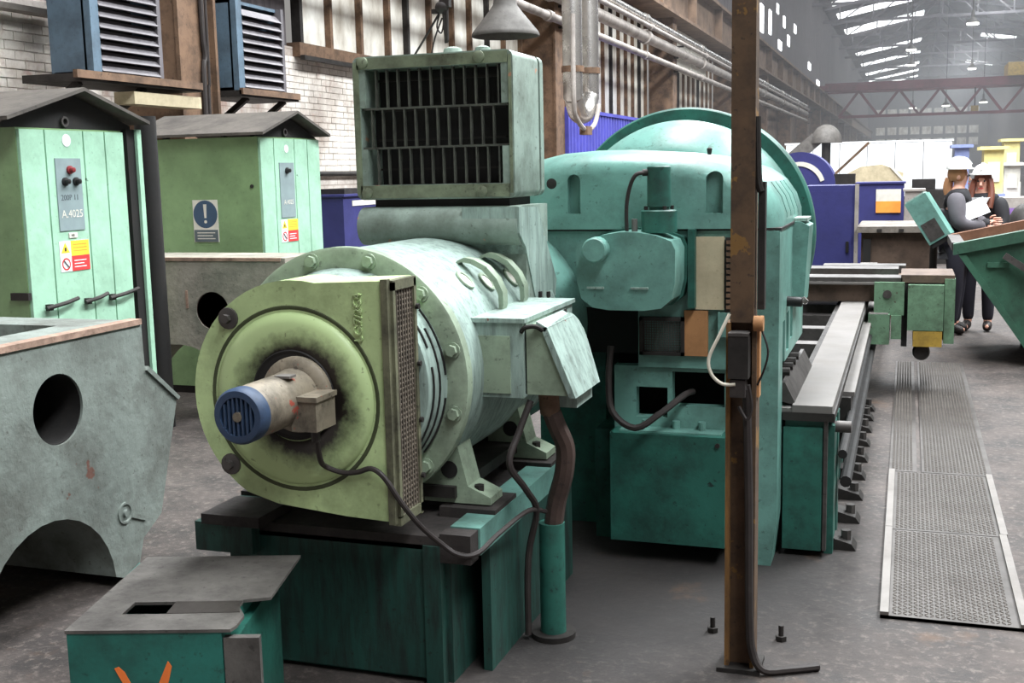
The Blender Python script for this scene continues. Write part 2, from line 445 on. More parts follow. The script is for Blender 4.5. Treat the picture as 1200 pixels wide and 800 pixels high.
c = mix(nt, ramp(nt, noise(nt, v, 1.9, 5), 0.62, BLK, 0.75, (0.5,) * 3 + (1,)), c, lin((104, 74, 48)))
nt.l(c, b.inputs['Base Color'])
mr = nt.n('ShaderNodeMapRange'); mr.inputs[3].default_value = 0.95; mr.inputs[4].default_value = 0.6
nt.l(n2, mr.inputs[0]); nt.l(mr.outputs[0], b.inputs['Roughness'])
bp = nt.n('ShaderNodeBump'); bp.inputs['Strength'].default_value = 0.25; bp.inputs['Distance'].default_value = 0.02
nt.l(n3, bp.inputs['Height']); nt.l(bp.outputs['Normal'], b.inputs['Normal'])
# sheeted roof and upper wall
paint('roof_dark', (92, 88, 92), 0.8, dirt=(48, 44, 48), amt=0.8, scale=0.4)
paint('upper_wall', (84, 78, 80), 0.8, dirt=(40, 36, 38), amt=0.8, scale=0.5, streak=True)

# ------------------------------------------------------------------ the hall
tag(MB().box(-7.3, 13, -9, 217, -0.3, 0).build('floor', 'floor_concrete'), 'oily grey concrete workshop floor', 'floor', kind='structure')
tag(MB().box(-7.3, -6.9, -9, 20.6, 0, 3.15).box(-7.3, -6.9, 20.6, 216, 0, 2.8).build('wall_left', 'white_brick'), 'dirty whitewashed brick wall behind the green cabinets', 'wall', kind='structure')
wu = tag(MB().box(-7.4, -6.95, -9, 12.3, 3.15, 5.7).box(-7.4, -6.95, -9, 216, 5.7, 14.2).build('wall_left_upper', 'upper_wall'), 'dark sheeted wall above the crane girder', 'wall', kind='structure')
tag(MB().box(-7.4, 13, 215, 215.6, 0, 16.5).build('wall_end', 'upper_wall'), 'hazy far end wall of the hall', 'wall', kind='structure')
tag(MB().box(12.6, 13, 26, 216, 0, 14.2).build('wall_right', 'upper_wall'), 'hazy wall along the right of the hall', 'wall', kind='structure')
tag(MB().box(-7.4, 13, -9.4, -9, 0, 16.2).build('wall_back', 'upper_wall'), 'dark end wall at the near end of the hall', 'wall', kind='structure')
roof = MB()
def roof_z(x): return 14.1 + (x + 7.4) * 0.19 if x < 2.2 else 15.92 - (x - 2.2) * 0.17
roof.prism([(-7.6, roof_z(-7.6)), (2.2, 15.92), (13.2, roof_z(13.2)), (13.2, roof_z(13.2) + 0.2), (2.2, 16.12), (-7.6, roof_z(-7.6) + 0.2)], 'y', -9.4, 216)
roof = tag(roof.build('ceiling', 'roof_dark'), 'sooty pitched roof with strips of rooflights', 'roof', kind='structure')
for k, y in enumerate((30, 44, 58, 72, 86, 97.5, 105, 117.5, 143, 159, 176, 190, 203)):
    w = 5.5 if y == 117.5 else 3.6
    MB().prism([(-6.2, roof_z(-6.2) - 0.06), (1.0, roof_z(1.0) - 0.06), (1.0, roof_z(1.0) - 0.02), (-6.2, roof_z(-6.2) - 0.02)], 'y', y, y + w).build('skylight', 'skylight_glass', roof)
for y in (70, 100, 135, 170):
    MB().prism([(7.0, roof_z(7.0) - 0.06), (10.4, roof_z(10.4) - 0.06), (10.4, roof_z(10.4) - 0.02), (7.0, roof_z(7.0) - 0.02)], 'y', y, y + 3.5).build('skylight', 'skylight_glass', roof)
# bright gaps in the sheeting of the upper wall
for (y, z, h, w) in ((57.8, 8.7, 1.3, 1.2), (61.5, 8.9, 1.2, 0.9), (65, 10.0, 0.5, 0.9), (68.6, 9.7, 0.6, 0.9), (75, 10.0, 0.5, 1.2), (66, 8.2, 0.5, 1.6), (71, 8.9, 0.6, 1.2), (86, 8.6, 0.5, 2.0), (94, 7.6, 1.1, 3.0), (102, 7.5, 0.9, 3.0)):
    MB().box(-6.96, -6.9, y, y + w, z - h / 2, z + h / 2).build('pane', 'skylight_glass', wu)
# end wall glazing
we = bpy.data.objects['wall_end']
for k in range(9):
    for z in (4.4, 6.4, 9.5):
        MB().box(-5.6 + k * 1.9, -4.1 + k * 1.9, 214.9, 215, z, z + 1.3).build('pane', 'dirty_glass', we)

# whitewashed bricks that can be told apart: beside the first heater and right of the second cabinet
wl_ = bpy.data.objects['wall_left']
m, nt, b = newmat('brick_whitewash')
gp = nt.n('ShaderNodeNewGeometry').outputs['Position']
c = ramp(nt, noise(nt, gp, 3.0, 6, 0.7), 0.3, lin((206, 196, 186)), 0.65, lin((236, 230, 222)))
c = mix(nt, ramp(nt, noise(nt, gp, 0.9, 8, 0.7), 0.40, BLK, 0.66, (0.85,) * 3 + (1,)), c, lin((122, 104, 92)))
c = mix(nt, ramp(nt, noise(nt, gp, 5.0, 5, 0.7), 0.56, BLK, 0.7, (0.6,) * 3 + (1,)), c, lin((150, 112, 98)))
nt.l(c, b.inputs['Base Color']); b.inputs['Roughness'].default_value = 0.85
bk = None
for (ya, yb, za, zb) in ((7.45, 8.3, 2.26, 3.08), (12.0, 14.3, 1.62, 2.98)):
    r = 0; z = za
    while z < zb:
        y = ya - (0.1125 if r % 2 else 0)
        while y < yb:
            if bk is None:
                bk = MB().box(-6.905, -6.888, y, y + 0.217, z, z + 0.067, 0.003, 1).build('brick', 'brick_whitewash', wl_); b0 = (y, z)
            else:
                q = clone(bk, (random.uniform(-0.003, 0.003), y - b0[0], z - b0[1]))
            y += 0.225
        z += 0.075; r += 1

# stanchions
SY = [9.34, 21.1, 32.4, 43.6, 54.8, 66, 77.2, 88.4, 99.6, 110.8, 122, 133, 150, 170, 190]
for k, y in enumerate(SY):
    c = thing('steel_column', (-6.5, y, 0), ('brown steel wall column between the two louvred heaters' if k == 0 else 'brown steel wall column beside the silver bent pipe' if k == 1 else 'brown steel wall column carrying the crane girder far down the left wall'), 'column', None if k < 2 else 'far wall columns', kind='structure')
    MB().box(-6.24, -6.2, y - 0.28, y + 0.28, 0, 5.7).build('flange', 'brown_steel', c)
    MB().box(-6.88, -6.84, y - 0.28, y + 0.28, 0, 5.7).build('flange', 'brown_steel', c)
    MB().box(-6.84, -6.24, y - 0.26, y - 0.22, 0, 5.7).build('web', 'brown_steel', c)
    MB().box(-6.84, -6.24, y + 0.22, y + 0.26, 0, 5.7).build('web', 'brown_steel', c)
    if k == 0:
        MB().tube([(-6.17, y + 0.03, 0.3), (-6.17, y + 0.03, 2.45), (-6.17, y + 0.07, 2.75), (-6.17, y + 0.05, 3.1), (-6.17, y + 0.05, 5.2)], 0.025).build('conduit', 'rubber', c)
        MB().tube([(-6.17, y + 0.09, 1.0), (-6.17, y + 0.1, 2.4), (-6.17, y + 0.12, 2.7), (-6.17, y + 0.13, 5.2)], 0.014).build('conduit', 'rubber', c)
        MB().box(-6.2, -6.14, y + 0.2, y + 0.24, 0.4, 5.4).build('conduit', 'brown_steel', c)
g = thing('crane_girder', (-6.3, 66, 5.7), 'brown crane runway girder running along the left wall', 'girder', kind='structure')
MB().box(-6.7, -6.0, -9, 214, 5.7, 5.78).build('flange', 'girder_brown', g)
MB().box(-6.7, -6.0, -9, 214, 6.85, 6.95).build('flange', 'girder_brown', g)
MB().box(-6.42, -6.3, -9, 214, 5.78, 6.85).build('web', 'girder_brown', g)
for k in range(24):
    MB().box(-6.3, -6.05, 20 + k * 5, 20.1 + k * 5, 5.78, 6.85).build('stiffener', 'girder_brown', g)
# roof trusses
for k, y in enumerate((32.4, 43.6, 54.8, 66, 77.2, 88.4, 99.6, 110.8, 122, 133, 150, 170)):
    t = thing('roof_truss', (2.2, y, 13), 'dark lattice roof truss spanning the hall', 'truss', 'lattice roof trusses', kind='structure')
    MB().bar((-6.9, y, 13.0), (12.6, y, 13.0), 0.16, 0.2).build('bottom_chord', 'roof_dark', t)
    MB().bar((-6.9, y, 14.0), (2.2, y, 15.75), 0.16, 0.2).build('rafter', 'roof_dark', t)
    MB().bar((2.2, y, 15.75), (12.6, y, 14.0), 0.16, 0.2).build('rafter', 'roof_dark', t)
    for i in range(8):
        x = -5.6 + i * 2.6
        zt = roof_z(x) - 0.15
        MB().bar((x, y, 13.0), (x, y, zt), 0.1).build('strut', 'roof_dark', t)
        if i < 7:
            x2 = x + 2.6
            if i < 3: MB().bar((x, y, 13.0), (x2, y, roof_z(x2) - 0.15), 0.09).build('strut', 'roof_dark', t)
            else: MB().bar((x, y, zt), (x2, y, 13.0), 0.09).build('strut', 'roof_dark', t)

# glazing of the left wall, bay by bay
def bay(n, bars, z0, z1, mid=None):
    w = thing('window_%d' % n, (-6.95, bars[0], z0), ('grimy tall wall glazing above the white brick behind the motor blower', 'grimy tall glazing behind the silver bent pipe', 'grimy wall glazing past the second column', 'grimy wall glazing high beyond the lathe')[n - 1], 'window', kind='structure')
    MB().box(-7.0, -6.8, bars[0] - 0.12, bars[-1] + 0.1, z0 - 0.16, z0).build('sill', 'brown_steel', w)
    MB().box(-6.8, -6.74, bars[0] - 0.12, bars[-1] + 0.1, z0 - 0.2, z0 - 0.15).build('drip_rail', 'steel_dark', w)
    MB().box(-7.0, -6.85, bars[0] - 0.12, bars[-1] + 0.1, z1, z1 + 0.15).build('head', 'brown_steel', w)
    for i, y in enumerate(bars):
        MB().box(-6.95, -6.83, y - 0.035, y + 0.035, z0, z1).build('glazing_bar', 'brown_steel' if i % 4 else 'steel_dark', w)
    for i in range(len(bars) - 1):
        for (a, b_) in (((z0, mid), (mid, z1)) if mid else ((z0, z1),)):
            MB().box(-6.93, -6.91, bars[i] + 0.035, bars[i + 1] - 0.035, a + 0.012, b_ - 0.012).build('pane', 'dirty_glass', w)
    if mid: MB().box(-6.95, -6.85, bars[0], bars[-1], mid - 0.02, mid + 0.02).build('transom', 'brown_steel', w)
    return w
bay(1, [12.47, 13.23, 14.09, 14.97, 15.61, 16.46, 17.37, 18.16, 19.0, 19.85, 20.8], 3.2, 5.6)
bay(2, [21.5 + 0.78 * i for i in range(14)], 2.85, 5.6)
bay(3, [32.8 + 0.9 * i for i in range(12)], 2.85, 5.6)
bay(4, [44.0 + 0.9 * i for i in range(12)], 2.85, 5.6)
tag(MB().box(-7.3, -6.96, 54.8, 216, 2.8, 5.7).build('wall_left_far', 'girder_brown'), 'pale sheeting of the far left wall', 'wall', kind='structure')
# bright flat panel between columns
tag(MB().box(-6.7, -6.62, 34.0, 40.2, 4.5, 6.6).box(-6.62, -6.58, 37, 37.1, 4.5, 6.6).build('wall_panel', 'off_white'), 'pale sheet panel hung between two far wall columns', 'panel')

# ------------------------------------------------------------------ pipes along the wall
PIPES = ((4.35, -6.1, 0.075, 'pipe_lag', 'lowest of the pale pipes running along the left wall'),
         (4.78, -6.1, 0.13, 'pipe_lag', 'thick grey pipe second from the bottom of the wall pipes'),
         (5.0, -5.95, 0.055, 'pipe_lag', 'thin pipe just above the thick grey wall pipe'),
         (5.22, -6.1, 0.085, 'pipe_silver', 'topmost silver pipe running along the left wall'))
for z, x, r, mt, lb in PIPES:
    p = thing('wall_pipe', (x, 16, z), lb, 'pipe')
    MB().cyl((x, 10, z), (x, 75, z), r, 12).build('pipe', mt, p)
    for k in range(7):
        MB().cyl((x, 20 + k * 8, z), (x, 20.25 + k * 8, z), r * 1.35, 12).build('collar', mt, p)
    for k in range(6):
        MB().box(-6.3, x + 0.02, 21.05 + k * 11.2, 21.12 + k * 11.2, z - r - 0.04, z - r).build('bracket', 'steel_dark', p)
p = thing('bent_pipe', (-5.33, 19.4, 2.3), 'shiny silver pipe bent into a U beside the brown column', 'pipe')
MB().tube([(-5.33, 18.9, 5.95), (-5.33, 18.9, 3.15), (-5.33, 18.95, 2.85), (-5.33, 19.2, 2.6), (-5.33, 19.65, 2.62), (-5.33, 19.93, 2.88), (-5.33, 19.98, 3.2), (-5.33, 19.98, 5.95)], 0.165, 14).build('pipe', 'pipe_silver', p)
MB().tube([(-5.12, 18.2, 4.1), (-5.12, 18.2, 2.75), (-5.12, 18.4, 2.45), (-5.12, 18.95, 2.3), (-5.12, 19.5, 2.42), (-5.12, 19.8, 2.75)], 0.04, 8).build('hose', 'pipe_lag', p)
MB().box(-5.2, -5.06, 18.8, 19.1, 2.22, 2.36).build('coupling', 'brown_steel', p)
MB().lathe([(0, 0.19), (0.1, 0.19)], (-5.33, 18.9, 3.25), (0, 0, 1), 16).build('clamp', 'brown_steel', p)
MB().lathe([(0, 0.19), (0.1, 0.19)], (-5.33, 19.98, 3.3), (0, 0, 1), 16).build('clamp', 'brown_steel', p)
MB().box(-6.0, -5.3, 18.86, 18.94, 5.9, 5.96).box(-6.0, -5.3, 19.94, 20.02, 5.9, 5.96).build('bracket', 'steel_dark', p)
tag(MB().tube([(-6.86, 11.5, 1.68), (-6.86, 16, 1.64), (-6.86, 19, 1.62)], 0.03, 8).build('wall_conduit', 'steel_dark', None, (-6.86, 11.5, 1.68)), 'thin dark conduit running across the white brick wall', 'conduit')
tag(MB().tube([(-6.8, -2, 3.02), (-6.8, 8.2, 3.05)], 0.06, 8).build('wall_conduit', 'pipe_lag', None, (-6.8, 2, 3.02)), 'pale pipe along the top of the brick at far left', 'pipe')
tag(MB().tube([(-6.8, 8.3, 0), (-6.8, 8.3, 5.0)], 0.035, 8).build('drop_pipe', 'pipe_lag', None, (-6.8, 8.3, 0)), 'thin upright pipe left of the nearest louvred heater', 'pipe')

# ------------------------------------------------------------------ louvred heaters on a shelf
sh = thing('heater_shelf', (-6.5, 8.9, 2.4), 'dark steel shelf on brackets carrying the louvred heaters', 'shelf')
MB().box(-6.5, -5.96, 7.4, 9.0, 2.40, 2.46).build('plate', 'steel_dark', sh)
MB().box(-6.5, -5.96, 9.66, 10.75, 2.40, 2.46).build('plate', 'steel_dark', sh)
MB().box(-5.98, -5.94, 7.35, 9.0, 2.42, 2.48).build('edge_angle', 'brown_steel', sh)
MB().box(-5.98, -5.94, 9.66, 10.75, 2.42, 2.48).build('edge_angle', 'brown_steel', sh)
MB().box(-6.2, -6.0, 8.1, 9.05, 2.26, 2.36).build('beam', 'cream_panel', sh)
for y in (7.5, 8.3, 9.9, 10.6):
    MB().bar((-6.86, y, 1.85), (-6.05, y, 2.4), 0.05).build('brace', 'steel_dark', sh)
for (y0, y1, lb) in ((7.62, 8.52, 'blue-grey louvred heater nearest on the wall, above the first green cabinet'), (9.7, 10.58, 'blue-grey louvred heater above the second green cabinet')):
    h = thing('louvred_heater', (-6.2, (y0 + y1) / 2, 2.46), lb, 'heater', 'louvred wall heaters')
    z0, z1 = 2.462, 3.3 if y0 > 9 else 3.6
    MB().box(-6.40, -6.37, y0, y1, z0, z1).box(-6.37, -6.06, y0, y0 + 0.03, z0, z1).box(-6.37, -6.06, y1 - 0.03, y1, z0, z1).box(-6.37, -6.06, y0, y1, z1 - 0.03, z1).box(-6.37, -6.06, y0, y1, z0, z0 + 0.03).build('casing', 'heater_blue', h)
    MB().box(-6.08, -6.0, y0, y0 + 0.1, z0, z1, 0.01).build('frame_side', 'heater_blue', h)
    MB().box(-6.08, -6.0, y1 - 0.05, y1, z0, z1, 0.01).build('frame_side', 'slat_grey', h)
    MB().box(-6.3, -6.27, y0 + 0.03, y1 - 0.03, z0 + 0.03, z1 - 0.03).build('coil', 'grime_shade_black', h)
    n = int((z1 - z0 - 0.06) / 0.083); first = None
    for i in range(n):
        z = z0 + 0.03 + i * 0.083
        if first is None:
            first = MB().prism([(-6.07, z + 0.07), (-6.0, z), (-5.988, z + 0.004), (-6.058, z + 0.076)], 'y', y0 + 0.1, y1 - 0.05)
            me_o = first.build('slat', 'slat_grey', h); base_z = z
        else: clone(me_o, (0, 0, z - base_z))

# ------------------------------------------------------------------ green electrical cabinets with little roofs
def cabinet(y0, strips, y1, apex, roofspan, label, second):
    t = thing('electrical_cabinet', (-4.95, (y0 + y1) / 2, 0), label, 'cabinet')
    MB().box(-5.42, -4.52, y0, y1, 0.06, 1.94, 0.012).build('body', 'cabinet_side_shaded', t)
    MB().box(-5.40, -4.54, y0 + 0.02, y1 - 0.02, 0.0, 0.06).build('kick_base', 'grime_shade_black', t)
    ys = [y0] + strips + [y1]
    for i in range(len(ys) - 1):
        MB().box(-4.522, -4.5, ys[i] + 0.006, ys[i + 1] - 0.006, 0.1, 1.93, 0.006, 1).build('door_panel', 'cabinet_paint', t)
    ya, za = apex; ra, rz0, rb, rz1 = roofspan
    th = 0.02
    rf = MB().prism([(ra, rz0), (ya, za), (ya, za + th), (ra, rz0 + th)], 'x', -5.62, -4.42).build('roof_sheet', 'roof_sheet', t)
    MB().prism([(rb, rz1), (ya, za), (ya, za + th), (rb, rz1 + th)], 'x', -5.62, -4.42).build('roof_sheet', 'roof_sheet', t)
    MB().prism([(ra + 0.06, 1.94), (rb - 0.06, 1.94), (rb - 0.06, rz1 - 0.01), (ya, za - 0.01), (ra + 0.06, rz0 - 0.01)], 'x', -4.535, -4.525).build('gable_shade_plate', 'grime_shade_black', t)  # black sheet painting the dark of the open gable
    for yy in (y0 + 0.06, y1 - 0.06):
        for xx in (-5.36, -4.6):
            MB().box(xx, xx + 0.04, yy - 0.02, yy + 0.02, 1.94, 2.0).build('roof_post', 'steel_dark', t)
    ey = y0 + (y1 - y0) * 0.44
    e = MB()
    e.lathe([(-0.006, 0.03), (0.006, 0.03), (0.006, 0.018), (-0.006, 0.018), (-0.006, 0.03)], (-4.515, ey, 1.98), (1, 0, 0), 14)
    e.build('lifting_eye', 'steel_dull', t)
    return t
def hazard_sign(t, y0, y1, z0, z1, x=-4.497):
    s = MB().box(x - 0.004, x, y0, y1, z0, z1).build('hazard_sign', 'white_paint', t)
    ym = y0 + (y1 - y0) * 0.38; zm = (z0 + z1) / 2
    MB().box(x, x + 0.001, ym, y1, zm, z1).build('yellow_field', 'sign_yellow', s)
    MB().box(x, x + 0.001, ym, y1, z0, zm).build('red_field', 'sign_red', s)
    yc = (y0 + ym) / 2; r = (ym - y0) * 0.38
    MB().prism([(yc - r, zm + 0.02), (yc + r, zm + 0.02), (yc, zm + 0.02 + 1.7 * r)], 'x', x, x + 0.001).build('warning_triangle', 'sign_yellow', s)
    MB().prism([(yc - 0.006, zm + 0.03), (yc + 0.006, zm + 0.03), (yc + 0.006, zm + 0.05), (yc - 0.006, zm + 0.05)], 'x', x + 0.001, x + 0.002).build('warning_mark', 'print_black', s)
    zc = (z0 + zm) / 2
    MB().lathe([(0, r), (0.001, r), (0.001, r * 0.75), (0, r * 0.75), (0, r)], (x, yc, zc), (1, 0, 0), 20).build('ban_ring', 'sign_red', s)
    MB().bar((x + 0.001, yc - r * 0.6, zc + r * 0.6), (x + 0.001, yc + r * 0.6, zc - r * 0.6), 0.01, 0.001).build('ban_stroke', 'print_black', s)
    for k in range(3):
        zz = z1 - 0.02 - k * 0.018
        MB().box(x + 0.001, x + 0.0015, ym + 0.02, y1 - 0.02, zz - 0.004, zz).build('text_line', 'orange_sign', s)
        zz = zm - 0.025 - k * 0.018
        MB().box(x + 0.001, x + 0.0015, ym + 0.02, y1 - 0.03 - 0.02 * (k % 2), zz - 0.005, zz).build('text_line', 'white_paint', s)
RY = (PI / 2, 0, PI / 2)
c1 = cabinet(5.06, [5.257, 5.573, 5.762], 5.94, (5.52, 2.15), (4.9, 1.97, 6.1, 1.98), 'mint green electrical cabinet at far left with three knobs and a hazard sign', False)
pl = MB().box(-4.5, -4.494, 5.32, 5.53, 1.37, 1.775).build('control_plate', 'panel_grey', c1)
for (y, z, m_) in ((5.43, 1.71, 'knob_red'), (5.385, 1.645, 'knob_black'), (5.475, 1.645, 'knob_black')):
    MB().lathe([(0, 0.024), (0.012, 0.024), (0.014, 0.016), (0.035, 0.014), (0.038, 0.005)], (-4.494, y, z), (1, 0, 0), 14).build('knob', m_, pl)
lettering('200P 11', 0.045, 'print_grey', pl, (-4.4935, 5.42, 1.555), RY)
lettering('A.4025', 0.062, 'off_white', pl, (-4.4935, 5.43, 1.462), RY)
MB().box(-4.5, -4.494, 5.39, 5.46, 1.328, 1.356).build('name_tag', 'off_white', c1)
lettering('H3', 0.022, 'print_black', c1, (-4.4935, 5.42, 1.342), RY)
hazard_sign(c1, 5.305, 5.55, 1.14, 1.312)
MB().lathe([(0, 0.035), (0.003, 0.035)], (-4.5, 5.43, 1.875), (1, 0, 0), 20).build('round_sticker', 'white_paint', c1)
for (ya, yb) in ((5.14, 5.40), (5.46, 5.66), (5.68, 5.95)):
    MB().tube([(-4.475, ya, 0.955), (-4.46, (ya + yb) / 2, 0.97), (-4.475, yb, 0.985)], 0.012, 8).build('handle', 'steel_dark', c1)
    MB().box(-4.5, -4.47, ya + 0.02, ya + 0.05, 0.94, 0.975).build('handle_bracket', 'steel_dark', c1)
MB().box(-4.62, -4.5, 5.035, 5.06, 1.01, 1.05).build('side_latch', 'steel_dark', c1)
MB().cyl((-4.72, 5.05, 1.52), (-4.72, 5.06, 1.52), 0.015, 10).build('keyhole', 'knob_black', c1)
c2 = cabinet(7.5, [7.697, 8.005, 8.209], 8.41, (7.95, 2.12), (7.42, 1.95, 8.46, 1.955), 'mint green electrical cabinet with a blue exclamation sign on its side', True)
pl = MB().box(-4.5, -4.494, 7.76, 7.975, 1.335, 1.75).build('control_plate', 'panel_grey', c2)
MB().lathe([(0, 0.024), (0.012, 0.024), (0.014, 0.016), (0.035, 0.014), (0.038, 0.005)], (-4.494, 7.862, 1.69), (1, 0, 0), 14).build('knob', 'knob_black', pl)
lettering('A.4025', 0.05, 'off_white', pl, (-4.4935, 7.875, 1.45), RY)
hazard_sign(c2, 7.75, 8.0, 1.15, 1.32)
MB().lathe([(0, 0.03), (0.003, 0.03)], (-4.5, 7.88, 1.855), (1, 0, 0), 20).build('round_sticker', 'white_paint', c2)
MB().box(-4.5, -4.47, 7.9, 8.02, 0.985, 1.01).build('handle', 'steel_dark', c2)
s = MB().box(-5.1, -4.885, 7.494, 7.5, 1.17, 1.485).build('mandatory_sign', 'off_white', c2)
MB().lathe([(0, 0.104), (0.001, 0.104)], (-4.992, 7.494, 1.378), (0, -1, 0), 32).build('blue_disc', 'sign_blue', s)
MB().prism([(-5.006, 1.452), (-4.978, 1.452), (-4.984, 1.35), (-5.0, 1.35)], 'y', 7.491, 7.493).build('exclamation_mark', 'off_white', s)
MB().lathe([(0, 0.012), (0.002, 0.012)], (-4.992, 7.493, 1.322), (0, -1, 0), 14).build('exclamation_dot', 'off_white', s)
MB().box(-5.095, -4.89, 7.4925, 7.494, 1.172, 1.262).build('caption_field', 'print_grey', s)
for k in range(3):
    MB().box(-5.07, -4.915 - 0.02 * (k % 2), 7.4915, 7.4925, 1.236 - k * 0.022, 1.243 - k * 0.022).build('text_line', 'off_white', s)
MB().cyl((-4.58, 7.49, 1.58), (-4.58, 7.5, 1.58), 0.014, 10).build('keyhole', 'knob_black', c2)
t = thing('cable_trunking', (-4.56, 6.06, 0), 'dark upright cable trunking with a pale edge beside the left cabinet', 'trunking')
MB().box(-4.72, -4.5, 5.97, 6.05, 0, 1.95).build('channel', 'grime_shade_black', t)
MB().box(-4.5, -4.48, 6.045, 6.085, 0, 1.95).build('edge_strip', 'cabinet_paint', t)
tag(MB().cyl((-4.69, 6.42, 0), (-4.69, 6.42, 2.05), 0.07, 14).build('riser_pipe', 'grime_shade_black', None, (-4.69, 6.42, 0)), 'black upright pipe between the two green cabinets', 'pipe')

# blue tool bin behind the second cabinet
t = thing('blue_bin', (-5.1, 9.95, 0), 'blue steel bin with a white label strip behind the second green cabinet', 'bin')
MB().box(-5.3, -4.9, 9.57, 10.5, 0.0, 1.45, 0.01).build('body', 'blue_paint', t)
MB().box(-5.32, -4.88, 9.55, 10.52, 1.45, 1.47).build('lid', 'blue_paint', t)
MB().box(-4.9, -4.895, 9.75, 10.4, 1.36, 1.41).build('label_strip', 'off_white', t)
MB().box(-5.25, -4.95, 9.7, 10.3, 1.47, 1.52, 0.01).build('tray', 'steel_dark', t)

# blue container against the wall
t = thing('blue_container', (-6.4, 24.5, 0), 'blue corrugated steel container against the wall behind the lathe', 'container')
prof = []
y = 21.45
while y < 28.6:
    prof += [(-6.15, y), (-6.15, y + 0.085), (-6.195, y + 0.12), (-6.195, y + 0.205)]; y += 0.24
prof += [(-6.68, y), (-6.68, 21.45)]
MB().prism(prof, 'z', 0.1, 2.76).build('corrugated_side', 'container_blue', t)
MB().box(-6.68, -6.13, 21.42, 28.8, 2.76, 2.83).build('top_rail', 'container_blue', t)
MB().box(-6.68, -6.13, 21.42, 28.8, 0, 0.1).build('bottom_rail', 'container_blue', t)
MB().box(-6.68, -6.13, 21.4, 21.5, 0, 2.83).build('corner_post', 'container_blue', t)

# ------------------------------------------------------------------ lathe: headstock, faceplate, bed
L = thing('heavy_lathe', (-1.03, 5.3, 0), 'large teal lathe with rounded headstock, big faceplate and long steel bed', 'lathe')
T = 'teal_paint'
body = MB().box(-1.62, -0.48, 4.72, 5.85, 0.82, 1.395, 0.03).build('headstock_body', T, L)
# slots in the side of the headstock
cs = []
for (y, z0, z1) in ((4.86, 0.84, 0.98), (5.03, 0.87, 1.0), (5.2, 0.9, 1.02)):
    cs.append(MB().box(-0.62, -0.4, y, y + 0.11, z0 - 0.02, z1 + 0.02))
cs.append(MB().box(-1.7, -1.06, 4.6, 5.2, 0.75, 1.07))
cut(body, *cs)
MB().box(-1.6, -1.065, 5.0, 5.19, 0.83, 1.065).build('recess_shade_wall', 'grime_shade_black', L)  # black fill painting the shade of the recess under the gearbox
fr = MB()
fr.box(-1.17, -1.075, 4.74, 4.8, 0.5, 0.82); fr.box(-0.94, -0.92, 4.74, 4.8, 0.5, 0.82)
fr.box(-0.70, -0.5, 4.74, 4.8, 0.5, 0.82); fr.box(-1.075, -0.94, 4.74, 4.8, 0.73, 0.82); fr.box(-1.075, -0.94, 4.74, 4.8, 0.5, 0.6); fr.box(-0.92, -0.7, 4.74, 4.8, 0.8, 0.82); fr.box(-0.92, -0.7, 4.74, 4.8, 0.5, 0.655)
fr.build('front_frame', T, L)
MB().box(-1.62, -0.5, 5.35, 5.4, 0.3, 0.82).build('recess_shade_wall', 'grime_shade_black', L)  # black backing painting shade behind the frame openings
MB().box(-1.62, -1.3, 5.1, 5.85, 0, 0.82).build('headstock_base', 'teal_dark', L)
MB().box(-1.3, -0.5, 4.9, 5.85, 0, 0.5).build('headstock_base', 'teal_dark', L)
MB().prism([(-0.575, 0.0), (-0.50, 0.0), (-0.478, 0.2), (-0.478, 1.39), (-0.60, 1.39), (-0.60, 0.5)], 'y', 4.7, 4.86, 0.02).build('front_column', T, L)
# cover: arched section lofted from the front edge to the back
out = [(-0.48, 1.40), (-0.482, 1.45), (-0.505, 1.52), (-0.55, 1.585), (-0.62, 1.637), (-0.715, 1.676), (-0.82, 1.70), (-0.95, 1.717), (-1.1, 1.727), (-1.25, 1.728), (-1.4, 1.718), (-1.53, 1.69), (-1.6, 1.62), (-1.63, 1.53), (-1.635, 1.40)]
cen = Vector((-1.05, 1.40))
def ring(y, ins):
    r = []
    for (x, z) in out:
        d = cen - Vector((x, z)); d.y *= 2.2
        l = max(d.length, 1e-6); q = Vector((x, z)) + d / l * min(ins, l)
        r.append((q.x, y, max(1.40, q.y)))
    return r
cov = MB().loft([ring(4.70, 0.10), ring(4.708, 0.07), ring(4.73, 0.04), ring(4.77, 0.015), ring(4.83, 0.0), ring(5.3, 0.0), ring(5.72, 0.0)]).build('headstock_cover', T, L, angle=50)
def pocket(x0, x1, z0, z1):
    xm = (x0 + x1) / 2; r = (x1 - x0) / 2
    return MB().prism([(x0, z0), (x1, z0)] + circ(xm, z1 - r, r, 0, 180, 10), 'y', 4.6, 4.745)
cc = [pocket(-1.355, -1.30, 1.465, 1.63), pocket(-0.775, -0.705, 1.462, 1.632)]
for k in range(4):
    y = 5.0 + k * 0.17
    cc.append(MB().prism([(y, 1.43), (y + 0.025, 1.43), (y + 0.005, 1.58), (y - 0.02, 1.58)], 'x', -0.60, -0.3))
cut(cov, *cc)
MB().lathe([(0, 0.035), (0.01, 0.035), (0.016, 0.02)], (-1.425, 4.715, 1.593), (0, -1, 0), 20).build('plug', 'steel_dark', L)
MB().lathe([(0, 0.008), (0.025, 0.012), (0.03, 0.006)], (-0.80, 4.95, 1.70), (0, 0, 1), 12).build('filler_cap', 'steel_dark', L)
MB().box(-1.63, -0.474, 4.712, 5.8, 1.392, 1.402).build('seam_gasket', 'steel_dark', L)
